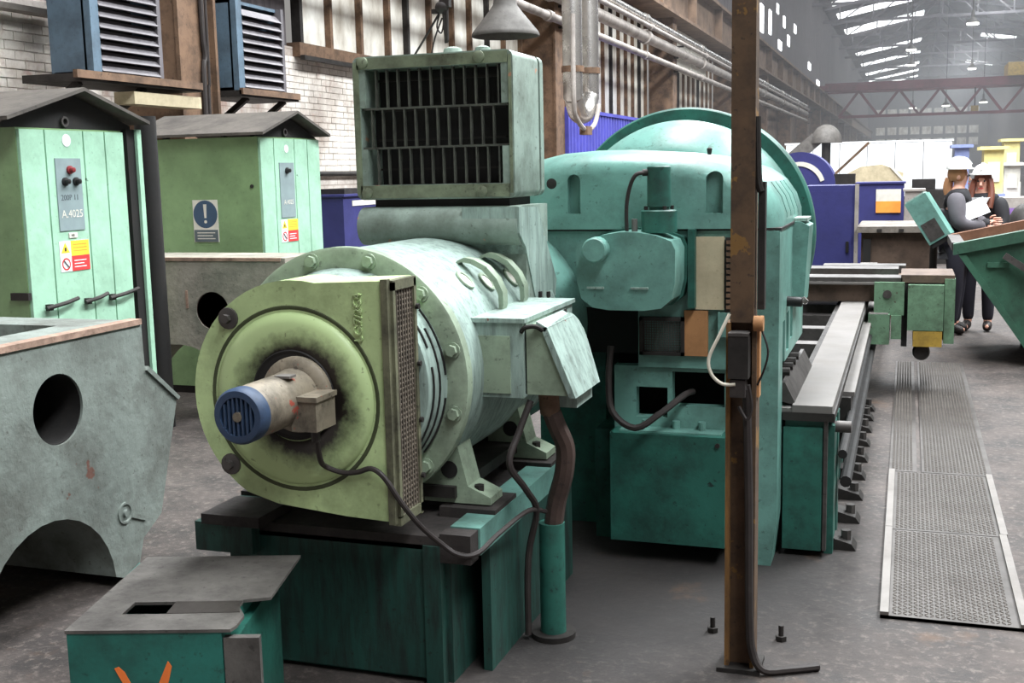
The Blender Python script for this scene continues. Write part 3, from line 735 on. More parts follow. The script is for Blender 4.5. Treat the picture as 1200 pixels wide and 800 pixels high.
# faceplate
FC = (-1.07, 5.5, 1.305)
MB().lathe([(0, 0.40), (0.02, 0.44), (0.10, 0.52), (0.18, 0.565), (0.25, 0.575), (0.36, 0.575)], FC, (0, 1, 0), 96).build('faceplate_hub', T, L, angle=50)
MB().lathe([(0.355, 0.3), (0.355, 0.632), (0.37, 0.642), (0.46, 0.642), (0.475, 0.632), (0.475, 0.1)], FC, (0, 1, 0), 128).build('faceplate_rim', 'teal_dark', L)  # darker teal paints in the shade of the rim's upright face
# side bracket, clamp, studs
MB().prism([(-0.50, 1.07), (-0.43, 1.04), (-0.41, 1.38), (-0.45, 1.40), (-0.50, 1.40)], 'y', 5.28, 5.52, 0.012).build('side_bracket', T, L)
MB().box(-0.49, -0.42, 5.3, 5.5, 1.4, 1.415, 0.004).build('bracket_cap', 'motor_paint', L)
MB().cyl((-0.5, 5.05, 1.07), (-0.415, 5.05, 1.067), 0.022, 12, bev=0.004).build('clamp_knob', 'knob_black', L)
MB().cyl((-0.415, 5.05, 1.067), (-0.40, 5.05, 1.082), 0.014, 10).build('knob_tip', 'steel_bright', L)
for k in range(4):
    MB().cyl((-0.52, 4.95 + k * 0.14, 0.78), (-0.455, 4.95 + k * 0.14, 0.78), 0.018, 8).build('stud', 'steel_dark', L)
MB().prism([(-0.485, 0.66), (-0.43, 0.645), (-0.43, 0.66), (-0.47, 0.74), (-0.485, 0.74)], 'y', 4.9, 5.84, 0.004).build('wiper_strip', 'steel_dull', L)
# gearbox with vertical pump motor
gb = MB()
gpoly = [(-1.24, 1.36), (-1.255, 1.33), (-1.252, 1.2), (-1.235, 1.135), (-1.19, 1.1), (-1.12, 1.09), (-0.98, 1.09), (-0.91, 1.1), (-0.87, 1.135), (-0.855, 1.2), (-0.853, 1.33), (-0.87, 1.365), (-0.93, 1.388), (-1.0, 1.40), (-1.07, 1.402), (-1.15, 1.39)]
gx = MB().prism(gpoly, 'y', 4.46, 4.7, 0.022, 3).build('gearbox', T, L)
MB().prism([(-1.05 + (x + 1.05) * 1.06, 1.25 + (z - 1.25) * 1.05) for x, z in gpoly], 'y', 4.66, 4.73, 0.006).build('gearbox_flange', 'teal_dark', L)
MB().cyl((-1.165, 4.47, 1.335), (-1.16, 4.38, 1.335), 0.05, 24, bev=0.006).build('round_knob', T, gx)
MB().box(-1.21, -1.14, 4.452, 4.462, 1.176, 1.184).build('slot_mark', 'motor_paint', gx)
MB().box(-1.03, -0.96, 4.452, 4.462, 1.176, 1.184).build('slot_mark', 'motor_paint', gx)
pm = MB().lathe([(0, 0.072), (0.085, 0.072), (0.09, 0.066)], (-0.937, 4.56, 1.395), (0, 0, 1), 28).build('pump_base', 'teal_dark', L)
MB().lathe([(0.088, 0.04), (0.1, 0.04), (0.102, 0.047), (0.258, 0.047), (0.262, 0.043)], (-0.937, 4.56, 1.395), (0, 0, 1), 28).build('pump_motor', 'teal_dark', L)
for a in range(4):
    MB().cyl((-0.937 + 0.056 * math.cos(a * PI / 2 + 0.6), 4.56 + 0.056 * math.sin(a * PI / 2 + 0.6), 1.48), (-0.937 + 0.056 * math.cos(a * PI / 2 + 0.6), 4.56 + 0.056 * math.sin(a * PI / 2 + 0.6), 1.50), 0.008, 8).build('bolt', 'steel_dark', pm)
MB().tube([(-0.985, 4.54, 1.632), (-1.02, 4.52, 1.625), (-1.045, 4.52, 1.58), (-1.06, 4.52, 1.5), (-1.062, 4.53, 1.40)], 0.008, 8).build('pump_cable', 'rubber', L)
MB().cyl((-1.0, 4.54, 1.632), (-0.96, 4.55, 1.632), 0.014, 10).build('gland', 'steel_dark', L)
MB().cyl((-1.03, 4.53, 1.40), (-1.03, 4.53, 1.45), 0.012, 10).build('gland', 'steel_bright', L)
# panels on the front
MB().box(-0.84, -0.812, 4.66, 4.722, 1.08, 1.40, 0.004).build('panel_rail', 'teal_dark', L)
MB().box(-0.815, -0.698, 4.70, 4.72, 1.07, 1.368, 0.003).build('cream_panel', 'cream_panel', L)
ts = MB().box(-0.692, -0.66, 4.69, 4.72, 1.06, 1.365, 0.003).build('terminal_strip', 'steel_dark', L)
for k in range(12):
    MB().box(-0.688, -0.664, 4.685, 4.69, 1.075 + k * 0.024, 1.09 + k * 0.024).build('terminal', 'brown_steel', ts)
MB().box(-0.862, -0.765, 4.70, 4.72, 0.875, 1.065, 0.003).build('tan_panel', 'tan_panel', L)
MB().box(-0.62, -0.565, 4.68, 4.70, 0.79, 1.066, 0.003).build('tan_panel', 'tan_panel', L)
MB().box(-0.72, -0.655, 4.68, 4.72, 0.96, 1.06, 0.008).build('junction_box', T, L)
gr = MB()
for (a, b, c, d) in ((-1.05, -1.035, 0.875, 1.035), (-0.875, -0.86, 0.875, 1.035), (-1.05, -0.86, 0.875, 0.89), (-1.05, -0.86, 1.02, 1.035)): gr.box(a, b, 4.69, 4.722, c, d)
gr = gr.build('grille_frame', 'steel_dark', L)
wm = MB()
for k in range(16): wm.box(-1.032 + k * 0.0103, -1.029 + k * 0.0103, 4.7, 4.703, 0.89, 1.02)
for k in range(12): wm.box(-1.035, -0.875, 4.703, 4.706, 0.895 + k * 0.0105, 0.898 + k * 0.0105)
tag(wm.build('wire_mesh', 'steel_dull', gr), kind='stuff')
# round coupling cover between motor and headstock
MB().lathe([(0, 0.30), (0.02, 0.40), (0.05, 0.44), (0.10, 0.455), (0.2, 0.455)], (-1.74, 4.54, 1.0), (0, 1, 0), 48).build('coupling_cover', T, L, angle=60)
# coolant tank under the headstock
tk = MB().box(-1.162, -0.68, 4.62, 4.88, 0.085, 0.552, 0.025, 3).build('coolant_tank', 'teal_dark', L)
MB().box(-1.13, -0.70, 4.65, 4.86, 0.552, 0.559, 0.003).build('tank_lit_top', T, tk)  # lighter teal painting the light on the tank's top
for x in (-1.03, -0.9, -0.79):
    MB().cyl((x, 4.72, 0.558), (x, 4.72, 0.593), 0.016, 10).build('tank_cap', T, tk)
MB().cyl((-0.71, 4.621, 0.52), (-0.71, 4.612, 0.52), 0.01, 10).build('bolt', 'steel_dark', tk)
MB().tube([(-1.154, 4.62, 0.92), (-1.16, 4.6, 0.78), (-1.14, 4.58, 0.65), (-1.04, 4.56, 0.59), (-0.94, 4.6, 0.65), (-0.86, 4.7, 0.71), (-0.84, 4.78, 0.71)], 0.014, 8).build('coolant_hose', 'rubber', L)
# bed
bed = MB().box(-0.465, -0.30, 4.88, 12.2, 0.03, 0.59, 0.01).build('bed_casting', 'teal_dark', L)
MB().box(-1.45, -0.465, 5.9, 12.2, 0.0, 0.3).build('chip_tray', 'steel_dark', L)
MB().box(-1.6, -1.35, 5.9, 12.2, 0.0, 0.59).build('rear_bed_casting', 'teal_dark', L)
MB().box(-1.6, -1.38, 5.9, 12.2, 0.59, 0.65, 0.008).build('rear_way', 'steel_bright', L)
for k in range(8):
    MB().box(-1.36, -0.465, 6.5 + k * 0.7, 6.64 + k * 0.7, 0.3, 0.56, 0.02).build('bed_rib', 'steel_dull', L)
MB().box(-0.475, -0.262, 4.85, 12.2, 0.59, 0.625, 0.004).build('way_base', 'steel_dark', L)
MB().box(-0.435, -0.272, 4.855, 12.2, 0.625, 0.655, 0.004).build('front_way', 'steel_bright', L)
MB().box(-0.50, -0.435, 4.86, 6.0, 0.62, 0.64, 0.003).build('way_step', 'steel_bright', L)
MB().box(-0.285, -0.225, 5.9, 12.2, 0.50, 0.52, 0.004).build('lower_way', 'steel_bright', L)
MB().box(-0.30, -0.24, 5.85, 12.2, 0.2, 0.5).build('rack_rail', 'steel_dark', L)
MB().box(-0.47, -0.31, 4.855, 4.88, 0.03, 0.56, 0.008).build('end_panel', 'teal_dark', L)
MB().box(-0.305, -0.29, 4.86, 4.9, 0.03, 0.6, 0.004).build('corner_strip', 'steel_dull', L)
MB().box(-0.30, -0.265, 4.92, 5.1, 0.0, 0.56, 0.01).build('bed_rib', 'teal_dark', L)
MB().box(-0.30, -0.265, 5.2, 5.3, 0.0, 0.56, 0.01).build('bed_rib', 'teal_dark', L)
MB().cyl((-0.27, 4.98, 0.545), (-0.2, 4.98, 0.545), 0.025, 12).build('feed_shaft_end', 'steel_dull', L)
MB().cyl((-0.235, 5.0, 0.42), (-0.235, 12, 0.42), 0.02, 10).build('feed_shaft', 'grime_shade_black', L)
MB().cyl((-0.22, 5.0, 0.30), (-0.22, 12, 0.30), 0.025, 10).build('lead_screw', 'grime_shade_black', L)
k = 0
for y in (5.04, 5.44, 5.83, 6.22, 6.6, 6.98, 7.35, 7.7, 8.0):
    s = MB().prism([(-0.30, 0.0), (-0.17, 0.0), (-0.19, 0.03), (-0.30, 0.06)], 'y', y - 0.06, y + 0.06, 0.006).build('hold_down', 'steel_dark', L)
    MB().cyl((-0.215, y, 0.02), (-0.215, y, 0.075), 0.022, 6).build('anchor_nut', 'steel_dull', s)

# carriage
C = thing('lathe_carriage', (-0.1, 8.9, 0.655), 'green and steel lathe carriage hanging over the front of the bed', 'carriage')
G = 'carriage_green'
MB().box(-0.75, 0.02, 8.7, 9.7, 0.657, 0.80, 0.01).build('saddle', 'table_brown', C)
MB().box(-0.72, -0.02, 8.66, 8.9, 0.80, 0.835, 0.006).build('slide_way', 'steel_dull', C)
MB().box(-0.74, -0.2, 8.64, 8.72, 0.785, 0.802, 0.003).build('slide_edge', 'steel_bright', C)
MB().box(-0.72, -0.05, 9.05, 9.3, 0.80, 0.865, 0.006).build('slide_way', 'steel_dull', C)
MB().box(-0.62, 0.0, 9.4, 9.6, 0.80, 0.86, 0.006).build('slide_way', 'steel_dull', C)
MB().box(-0.21, -0.005, 8.62, 9.2, 0.57, 0.805, 0.012).build('apron_block', G, C)
MB().box(-0.245, -0.10, 8.56, 8.9, 0.365, 0.58, 0.012).build('apron_block', G, C)
MB().box(-0.24, -0.11, 8.565, 8.88, 0.58, 0.586).build('worn_pad', 'steel_bright', C)
MB().box(-0.09, -0.02, 8.6, 9.1, 0.40, 0.57, 0.01).build('apron_rib', G, C)
MB().box(-0.02, 0.02, 8.66, 9.2, 0.34, 0.79).build('apron_gap', 'grime_shade_black', C)
MB().box(0.02, 0.26, 8.6, 9.3, 0.465, 0.79, 0.015).build('apron', G, C)
MB().box(0.06, 0.255, 8.6, 9.2, 0.35, 0.46, 0.01).build('oil_pan', 'ochre', C)
MB().box(0.265, 0.335, 8.64, 9.25, 0.37, 0.83, 0.012).build('apron_end', G, C)
MB().box(-0.03, 0.33, 8.66, 9.2, 0.80, 0.855, 0.012).build('apron_cap', 'table_brown', C)
MB().lathe([(-0.03, 0.05), (0.0, 0.06), (0.05, 0.06), (0.08, 0.04)], (0.12, 8.68, 0.30), (0, 1, 0), 20).build('drain_boss', 'steel_dark', C)
MB().cyl((-0.12, 8.61, 0.72), (-0.12, 8.62, 0.72), 0.03, 16).build('dial', 'steel_dull', C)

# ------------------------------------------------------------------ motor plinth
P = thing('motor_plinth', (-1.75, 3.85, 0), 'dark teal steel plinth carrying the big electric motor', 'plinth')
TD = 'teal_dark'
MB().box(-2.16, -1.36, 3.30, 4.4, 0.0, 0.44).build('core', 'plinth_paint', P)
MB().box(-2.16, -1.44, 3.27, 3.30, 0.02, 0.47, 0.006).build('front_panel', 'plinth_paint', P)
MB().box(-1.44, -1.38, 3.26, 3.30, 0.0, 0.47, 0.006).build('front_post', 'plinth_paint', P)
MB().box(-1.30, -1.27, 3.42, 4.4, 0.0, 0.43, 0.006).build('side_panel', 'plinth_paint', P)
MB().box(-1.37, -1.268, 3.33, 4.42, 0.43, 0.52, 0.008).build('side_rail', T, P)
MB().box(-1.38, -1.275, 3.26, 3.33, 0.42, 0.515, 0.008).build('rail_end', 'plinth_grime_shade', P)
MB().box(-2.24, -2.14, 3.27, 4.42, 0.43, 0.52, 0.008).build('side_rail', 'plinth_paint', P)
MB().box(-2.14, -1.37, 3.27, 4.42, 0.455, 0.50, 0.006).build('top_plate', 'plinth_grime_shade', P)  # grime tone that also has the motor's shadow painted in
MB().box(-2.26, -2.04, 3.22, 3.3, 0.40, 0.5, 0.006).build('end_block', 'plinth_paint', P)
MB().box(-2.22, -2.0, 3.2, 3.42, 0.5, 0.535, 0.006).build('shim_plate', 'plinth_grime_shade', P)
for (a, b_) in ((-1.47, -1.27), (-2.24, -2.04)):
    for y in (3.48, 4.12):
        MB().box(a, b_, y, y + 0.22, 0.50, 0.535, 0.005).build('foot_pad', 'plinth_grime_shade', P)

# ------------------------------------------------------------------ big electric motor
M = thing('electric_motor', (-1.76, 3.7, 0.535), 'large pale green electric motor with yellow-green fan housing and blower on top', 'motor')
XA, ZA = -1.76, 0.98
MP, MF, FP, BP = 'motor_paint', 'motor_front_shaded', 'fan_paint', 'blower_paint'
sc = circ(-1.775, 0.968, 0.367, 78, 238, 26)
sc += [(-1.86, 0.625), (-1.62, 0.602), (-1.465, 0.595), (-1.465, 1.335)]
fan = MB().prism(sc, 'y', 3.10, 3.30, 0.028, 4).build('fan_housing', FP, M)
MB().lathe([(0.012, 0.275), (0.0, 0.272), (-0.012, 0.262), (-0.020, 0.24), (-0.022, 0.16), (-0.006, 0.135), (0.02, 0.13)], (-1.785, 3.10, 0.965), (0, 1, 0), 64).build('raised_disc', 'fan_disc', fan)
MB().lathe([(0.0, 0.278), (-0.003, 0.283), (-0.003, 0.290), (0.0, 0.294)], (-1.785, 3.101, 0.965), (0, 1, 0), 64).build('groove_shade_ring', 'fan_groove_shade', fan)
MB().lathe([(-0.0225, 0.142), (-0.026, 0.138), (-0.02, 0.122), (0.0, 0.12)], (-1.775, 3.10, 0.982), (0, 1, 0), 48).build('oily_ring', 'grime_shade_black', fan)
MB().box(-1.474, -1.452, 3.092, 3.114, 0.588, 1.34, 0.004).build('edge_flange', 'flange_grime', fan)
# motor number cast into the housing
lettering('LC:7/2C4', 0.038, FP, fan, (-1.552, 3.097, 1.225), (PI / 2, -PI / 2, 0), 0.004, 'cast_number')
for ang in (133, 222):
    a = math.radians(ang); x, z = -1.775 + 0.335 * math.cos(a), 0.968 + 0.335 * math.sin(a)
    lug = MB().lathe([(-0.008, 0.028), (-0.006, 0.034), (0.03, 0.04)], (x, 3.10, z), (0, 1, 0), 16).build('clamp_lug', 'steel_dull', fan)
    MB().cyl((x, 3.092, z), (x, 3.075, z), 0.015, 6).build('bolt', 'steel_dull', lug)
# tacho generator
tg = MB().lathe([(0.0, 0.118), (-0.03, 0.118), (-0.04, 0.108), (-0.045, 0.085), (-0.10, 0.08), (-0.31, 0.079), (-0.315, 0.076)], (-1.755, 3.09, 0.987), (0, 1, 0), 40).build('tacho_generator', 'tacho_body', M)
cap = MB().lathe([(0.0, 0.081), (-0.035, 0.081), (-0.045, 0.074), (-0.046, 0.056), (-0.03, 0.055), (-0.029, 0.001)], (-1.755, 2.775, 0.987), (0, 1, 0), 40).build('end_cap', 'tacho_blue', tg)
for k in range(7):
    x = -0.042 + k * 0.014; h = math.sqrt(max(0, 0.055 ** 2 - x * x))
    MB().box(-1.755 + x - 0.003, -1.755 + x + 0.003, 2.731, 2.746, 0.987 - h, 0.987 + h).build('vent_bar', 'tacho_blue', cap)
MB().cyl((-1.755, 2.728, 0.987), (-1.755, 2.744, 0.987), 0.014, 16).build('hub', 'tacho_body', cap)
MB().lathe([(0.0, 0.052), (0.001, 0.052)], (-1.755, 2.747, 0.987), (0, 1, 0), 24).build('vent_shadow_plate', 'grime_shade_black', cap)
jb = MB().box(-1.70, -1.618, 2.93, 3.05, 0.905, 1.0, 0.012).build('tacho_box', 'tacho_body', tg)
MB().box(-1.705, -1.612, 2.925, 3.055, 0.995, 1.01, 0.004).build('box_lid', 'tacho_body', jb)
MB().cyl((-1.65, 2.98, 0.91), (-1.65, 2.98, 0.865), 0.014, 10).build('gland', 'steel_dark', jb)
MB().box(-1.75, -1.70, 2.93, 2.97, 1.062, 1.069, 0.002).build('rating_plate', 'steel_bright', tg)
# intake grille in the right side of the fan housing
ig = MB()
for (y0, y1, z0, z1) in ((3.112, 3.13, 0.605, 1.33), (3.268, 3.285, 0.575, 1.33), (3.112, 3.285, 1.305, 1.335), (3.112, 3.285, 0.58, 0.61)): ig.box(-1.466, -1.442, y0, y1, z0, z1, 0.003, 1)
ig = ig.build('intake_frame', 'flange_grime', fan)
MB().box(-1.464, -1.460, 3.12, 3.27, 0.61, 1.31).build('intake_shade', 'grime_shade_black', ig)  # black sheet painting the dark behind the mesh
ms = MB()
for k in range(8): ms.box(-1.452, -1.448, 3.131 + k * 0.0192, 3.135 + k * 0.0192, 0.605, 1.31)
for k in range(44): ms.box(-1.455, -1.451, 3.122, 3.27, 0.612 + k * 0.0160, 0.6165 + k * 0.0160)
tag(ms.build('intake_mesh', 'intake_grime', ig), kind='stuff')
for z in (0.7, 0.88, 1.06, 1.24):
    MB().cyl((-1.44, 3.277, z), (-1.43, 3.277, z), 0.009, 8).build('bolt', 'steel_dark', ig)
# barrel
MB().lathe([(0.0, 0.33), (0.005, 0.345), (0.10, 0.365), (0.14, 0.372)], (XA, 3.29, ZA), (0, 1, 0), 64).build('end_bell', MP, M)
for (y, r, a0, a1) in ((3.318, 0.352, -55, 10), (3.322, 0.353, 20, 52), (3.352, 0.359, -48, 30), (3.385, 0.366, -40, -8), (3.385, 0.366, 4, 40)):
    rings = []
    for i in range(13):
        a = math.radians(a0 + (a1 - a0) * i / 12)
        rings.append([(XA + rr * math.cos(a), yy, ZA + rr * math.sin(a)) for rr, yy in ((r - 0.01, y), (r + 0.003, y), (r + 0.003, y + 0.007), (r - 0.01, y + 0.007))])
    MB().loft(rings).build('cooling_slot', 'grime_shade_black', M)
fl = MB().lathe([(0.0, 0.36), (0.0, 0.425), (0.006, 0.435), (0.05, 0.435), (0.056, 0.43), (0.056, 0.36)], (XA, 3.40, ZA), (0, 1, 0), 72).build('flange_ring', MF, M)
for k in range(12):
    a = math.radians(15 + k * 30)
    x, z = XA + 0.402 * math.cos(a), ZA + 0.402 * math.sin(a)
    b_ = MB().cyl((x, 3.40, z), (x, 3.378, z), 0.019, 6).cyl((x, 3.401, z), (x, 3.394, z), 0.026, 14).build('bolt', MF, fl)
MB().lathe([(0.0, 0.38), (0.0, 0.422), (0.98, 0.422), (0.99, 0.43), (1.05, 0.43), (1.055, 0.42), (1.055, 0.2)], (XA, 3.456, ZA), (0, 1, 0), 72).build('barrel', MP, M)
# inspection ports and lifting lugs on the upper right of the barrel
def on_barrel(y, ang, r=0.422):
    a = math.radians(ang); return (XA + r * math.cos(a), y, ZA + r * math.sin(a))
for (y, ang) in ((3.745, 44.4), (3.907, 40.4), (4.156, 39)):
    p = Vector(on_barrel(y, ang, 0.424)); d = Vector((math.cos(math.radians(ang)), 0, math.sin(math.radians(ang))))
    po = MB().lathe([(0, 0.042), (0.006, 0.04), (0.006, 0.03), (0, 0.028), (0, 0.042)], p, d, 20).build('port_ring', 'motor_front_shaded', M)
    MB().lathe([(0.0, 0.029), (0.002, 0.029)], p, d, 20).build('port_cover', 'off_white', po)
for y in (3.83, 4.07):
    ins, outs = [], []
    pts = [(56, 0.41), (54, 0.435), (50, 0.452), (44, 0.466), (37, 0.468), (31, 0.46), (26, 0.44), (23, 0.418)]
    rings = []
    for i, (ang, r) in enumerate(pts):
        th = 0.02
        p0 = Vector(on_barrel(0, ang, r)); p1 = Vector(on_barrel(0, ang, r + th))
        rings.append([(p0.x, y, p0.z), (p1.x, y, p1.z), (p1.x, y + 0.05, p1.z), (p0.x, y + 0.05, p0.z)])
    MB().loft(rings).build('lifting_lug', MF, M)
# terminal box and cable box
tb = MB().box(-1.45, -1.20, 3.60, 4.2, 0.895, 1.15, 0.008).build('terminal_box', MP, M)
MB().box(-1.42, -1.19, 3.59, 4.21, 1.15, 1.165, 0.005).build('box_lid', MP, tb)
MB().box(-1.40, -1.245, 3.593, 3.602, 0.91, 1.105, 0.003).build('cover_plate', MF, tb)
MB().box(-1.205, -1.195, 3.62, 4.1, 0.90, 1.15, 0.003).build('side_cover', MP, tb)
for (y, z) in ((3.64, 0.92), (3.64, 1.13), (4.08, 1.13)):
    MB().cyl((-1.196, y, z), (-1.188, y, z), 0.01, 8).build('screw', 'steel_dark', tb)
cb = MB().prism([(-1.20, 0.905), (-1.05, 0.905), (-1.055, 0.93), (-1.11, 1.11), (-1.15, 1.135), (-1.20, 1.135)], 'y', 3.62, 3.92, 0.012).build('cable_box', MF, M)
hr = []
for dx in (0.0, 0.022):
    hr.append([(-1.045 - (z - 0.90) * 0.41 + dx, y, z) for y, z in ((3.61, 0.90), (3.93, 0.90), (3.985, 1.04), (3.99, 1.08), (3.975, 1.115), (3.94, 1.14), (3.90, 1.15), (3.61, 1.135))])
MB().loft(hr).build('hood', MP, cb)
MB().prism([(-1.16, 1.135), (-1.125, 1.12), (-1.118, 1.135), (-1.155, 1.155)], 'y', 3.61, 3.92, 0.003).build('hood_top', MP, cb)
MB().tube([(-1.205, 3.6, 1.12), (-1.19, 3.59, 1.135), (-1.155, 3.595, 1.14), (-1.135, 3.61, 1.125)], 0.008, 8).build('latch', 'steel_dark', cb)
MB().box(-1.13, -1.05, 3.72, 3.92, 0.845, 0.905, 0.008).build('gland_plate', MP, cb)
MB().cyl((-1.14, 3.68, 0.91), (-1.14, 3.70, 0.83), 0.035, 14).build('gland', 'brown_steel', cb)
# feet
for sgn in (1, -1):
    for y in (3.52, 4.16):
        x0 = XA + sgn * 0.30; x1 = XA + sgn * 0.47
        f = MB().prism([(XA + sgn * 0.22, 0.54), (XA + sgn * 0.46, 0.54), (XA + sgn * 0.46, 0.565), (XA + sgn * 0.38, 0.60), (XA + sgn * 0.34, 0.76), (XA + sgn * 0.22, 0.70)], 'y', y, y + 0.12, 0.008).build('foot', MF, M)
        MB().lathe([(0, 0.03), (0.003, 0.03)], (XA + sgn * 0.315, y - 0.001, 0.655), (0, -1, 0), 18).build('foot_hole', 'grime_shade_black', f)
        MB().cyl((XA + sgn * 0.41, y + 0.03, 0.565), (XA + sgn * 0.41, y + 0.03, 0.60), 0.018, 6).build('bolt', 'steel_dark', f)
MB().box(XA - 0.34, XA + 0.34, 3.5, 4.3, 0.56, 0.60).build('under_frame', 'steel_dark', M)
# blower on top: hollow casing with a three-row grille
bx0, bx1, by0, by1, bz0, bz1 = -2.0585, -1.40, 4.14, 4.456, 1.549, 2.0985  # blower and duct coordinates scaled about the camera, result typed in as numbers
ox0, ox1, oz0, oz1 = -2.0206, -1.4352, 1.606, 2.049
bl = MB()
bl.prism(rrect(bx0, bx1, bz0, bz1, 0.028, 4), 'y', by0 + 0.005, by1, 0.006)
bl = bl.build('blower_casing', BP, M)
cut(bl, MB().box(ox0 + 0.014, ox1 - 0.012, by0 - 0.05, by0 + 0.18, oz0, oz1), MB().box(ox0 - 0.009, ox1 + 0.016, by0 - 0.05, by0 + 0.18, 1.745, 1.903))
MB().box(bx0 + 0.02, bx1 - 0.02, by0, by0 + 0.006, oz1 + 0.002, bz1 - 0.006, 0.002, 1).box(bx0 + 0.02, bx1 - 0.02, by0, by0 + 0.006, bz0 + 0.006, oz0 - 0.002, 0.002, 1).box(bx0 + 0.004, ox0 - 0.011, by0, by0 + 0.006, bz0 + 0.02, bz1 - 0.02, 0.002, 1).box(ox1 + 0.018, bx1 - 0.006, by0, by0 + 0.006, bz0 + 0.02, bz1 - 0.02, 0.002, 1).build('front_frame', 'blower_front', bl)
MB().box(ox0 - 0.02, ox1 + 0.02, by0 + 0.14, by0 + 0.17, oz0, oz1).build('filter', 'grime_shade_black', bl)
rows = ((oz0 + 0.002, 1.745, 0.014), (1.752, 1.896, -0.006), (1.903, oz1 - 0.002, 0.016))
for (za, zb, off) in rows:
    for k in range(12):
        x = ox0 + off + 0.039 + k * 0.0458
        MB().box(x - 0.0025, x + 0.0025, by0 + 0.014, by0 + 0.034, za, zb).build('grille_bar', 'grille_grime', bl)
for z in (1.7485, 1.8995):
    MB().box(ox0 - 0.006, ox1 + 0.009, by0 + 0.014, by0 + 0.04, z - 0.004, z + 0.004).build('grille_rail', 'grille_grime', bl)
for k in range(4):
    z = oz0 + 0.06 + k * 0.115
    MB().box(ox0 + 0.024, ox1 - 0.024, by0 + 0.09, by0 + 0.1, z - 0.004, z + 0.004).build('inner_fin', 'steel_dark', bl)
MB().prism(rrect(bx0 + 0.006, bx1 - 0.005, bz0 + 0.006, bz1 - 0.006, 0.028, 4), 'y', by1, by1 + 0.016).build('gasket', 'grime_shade_black', bl)
MB().prism(rrect(bx0, bx1 + 0.002, bz0, bz1, 0.028, 4), 'y', by1 + 0.016, by1 + 0.058, 0.008).build('rear_cover', BP, bl)
for (x, z) in ((-1.53, 2.075), (-2.01, 2.075), (-2.01, 1.575), (-1.53, 1.575)):
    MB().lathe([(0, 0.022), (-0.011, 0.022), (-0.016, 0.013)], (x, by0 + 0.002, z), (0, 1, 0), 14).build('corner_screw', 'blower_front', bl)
MB().lathe([(0, 0.04), (0.023, 0.034), (0.03, 0.014)], (-1.68, 4.255, 2.0985), (0, 0, 1), 18).build('lifting_boss', BP, bl)
MB().lathe([(0, 0.032), (0.02, 0.028), (0.027, 0.011)], (-1.54, 4.21, 2.095), (0, 0, 1), 18).build('lifting_boss', BP, bl)
MB().box(-2.0, -1.4375, 4.186, 4.44, 1.516, 1.552).build('neck', 'grime_shade_black', M)
MB().prism(circ(4.169, 1.445, 0.075, 90, 270, 14) + [(4.485, 1.365), (4.485, 1.518)], 'x', -2.041, -1.38, 0.005, 1).build('air_chamber', BP, M)
MB().prism([(4.10, 1.518), (4.335, 1.5085), (4.63, 1.1325), (4.29, 1.15), (4.175, 1.3625), (4.10, 1.42)], 'x', -1.60, -1.372, 0.006).build('air_duct', MP, M)
MB().box(-1.62, -1.376, 4.19, 4.40, 1.1, 1.45).build('duct_saddle', BP, M)
for (y, z) in ((4.32, 1.162), (4.43, 1.15), (4.58, 1.15)):
    MB().box(-1.378, -1.362, y, y + 0.022, z - 0.01, z + 0.014).build('duct_clip', 'steel_dark', M)
MB().box(-1.5, -1.378, 4.3, 4.62, 1.085, 1.15).build('duct_throat', 'steel_dark', M)

# ------------------------------------------------------------------ cables round the motor
tag(MB().tube([(-1.65, 2.985, 0.87), (-1.66, 3.02, 0.80), (-1.67, 3.07, 0.765), (-1.62, 3.085, 0.745), (-1.57, 3.085, 0.75), (-1.52, 3.08, 0.765), (-1.475, 3.075, 0.74), (-1.435, 3.10, 0.66), (-1.40, 3.16, 0.57), (-1.36, 3.22, 0.50), (-1.31, 3.24, 0.46), (-1.26, 3.28, 0.455), (-1.23, 3.4, 0.485), (-1.2, 3.62, 0.50), (-1.17, 3.72, 0.47)], 0.0085, 8, 5).build('tacho_cable', 'rubber', None, (-1.4, 3.2, 0.45)), 'thin dark cable drooping from the fan housing across the plinth front', 'cable')
ct = thing('cable_post', (-1.16, 3.76, 0), 'short teal cable tube standing beside the plinth with a black hose', 'tube')
MB().cyl((-1.16, 3.76, 0.0), (-1.16, 3.76, 0.42), 0.046, 18).build('tube', TD, ct)
MB().cyl((-1.16, 3.76, 0.0), (-1.16, 3.76, 0.02), 0.08, 18).build('base_flange', 'steel_dark', ct)
MB().tube([(-1.155, 3.76, 0.40), (-1.14, 3.76, 0.5), (-1.11, 3.75, 0.60), (-1.10, 3.74, 0.70), (-1.12, 3.71, 0.78), (-1.135, 3.70, 0.83)], 0.034, 10).build('hose', 'hose_brown', ct)
tag(MB().tube([(-1.19, 3.64, 0.88), (-1.22, 3.6, 0.78), (-1.24, 3.55, 0.68), (-1.2, 3.6, 0.58), (-1.19, 3.68, 0.48), (-1.23, 3.7, 0.3), (-1.235, 3.7, 0.02)], 0.012, 8, 5).build('power_cable', 'rubber', None, (-1.2, 3.6, 0)), 'black cable dropping from the terminal box beside the teal tube', 'cable')

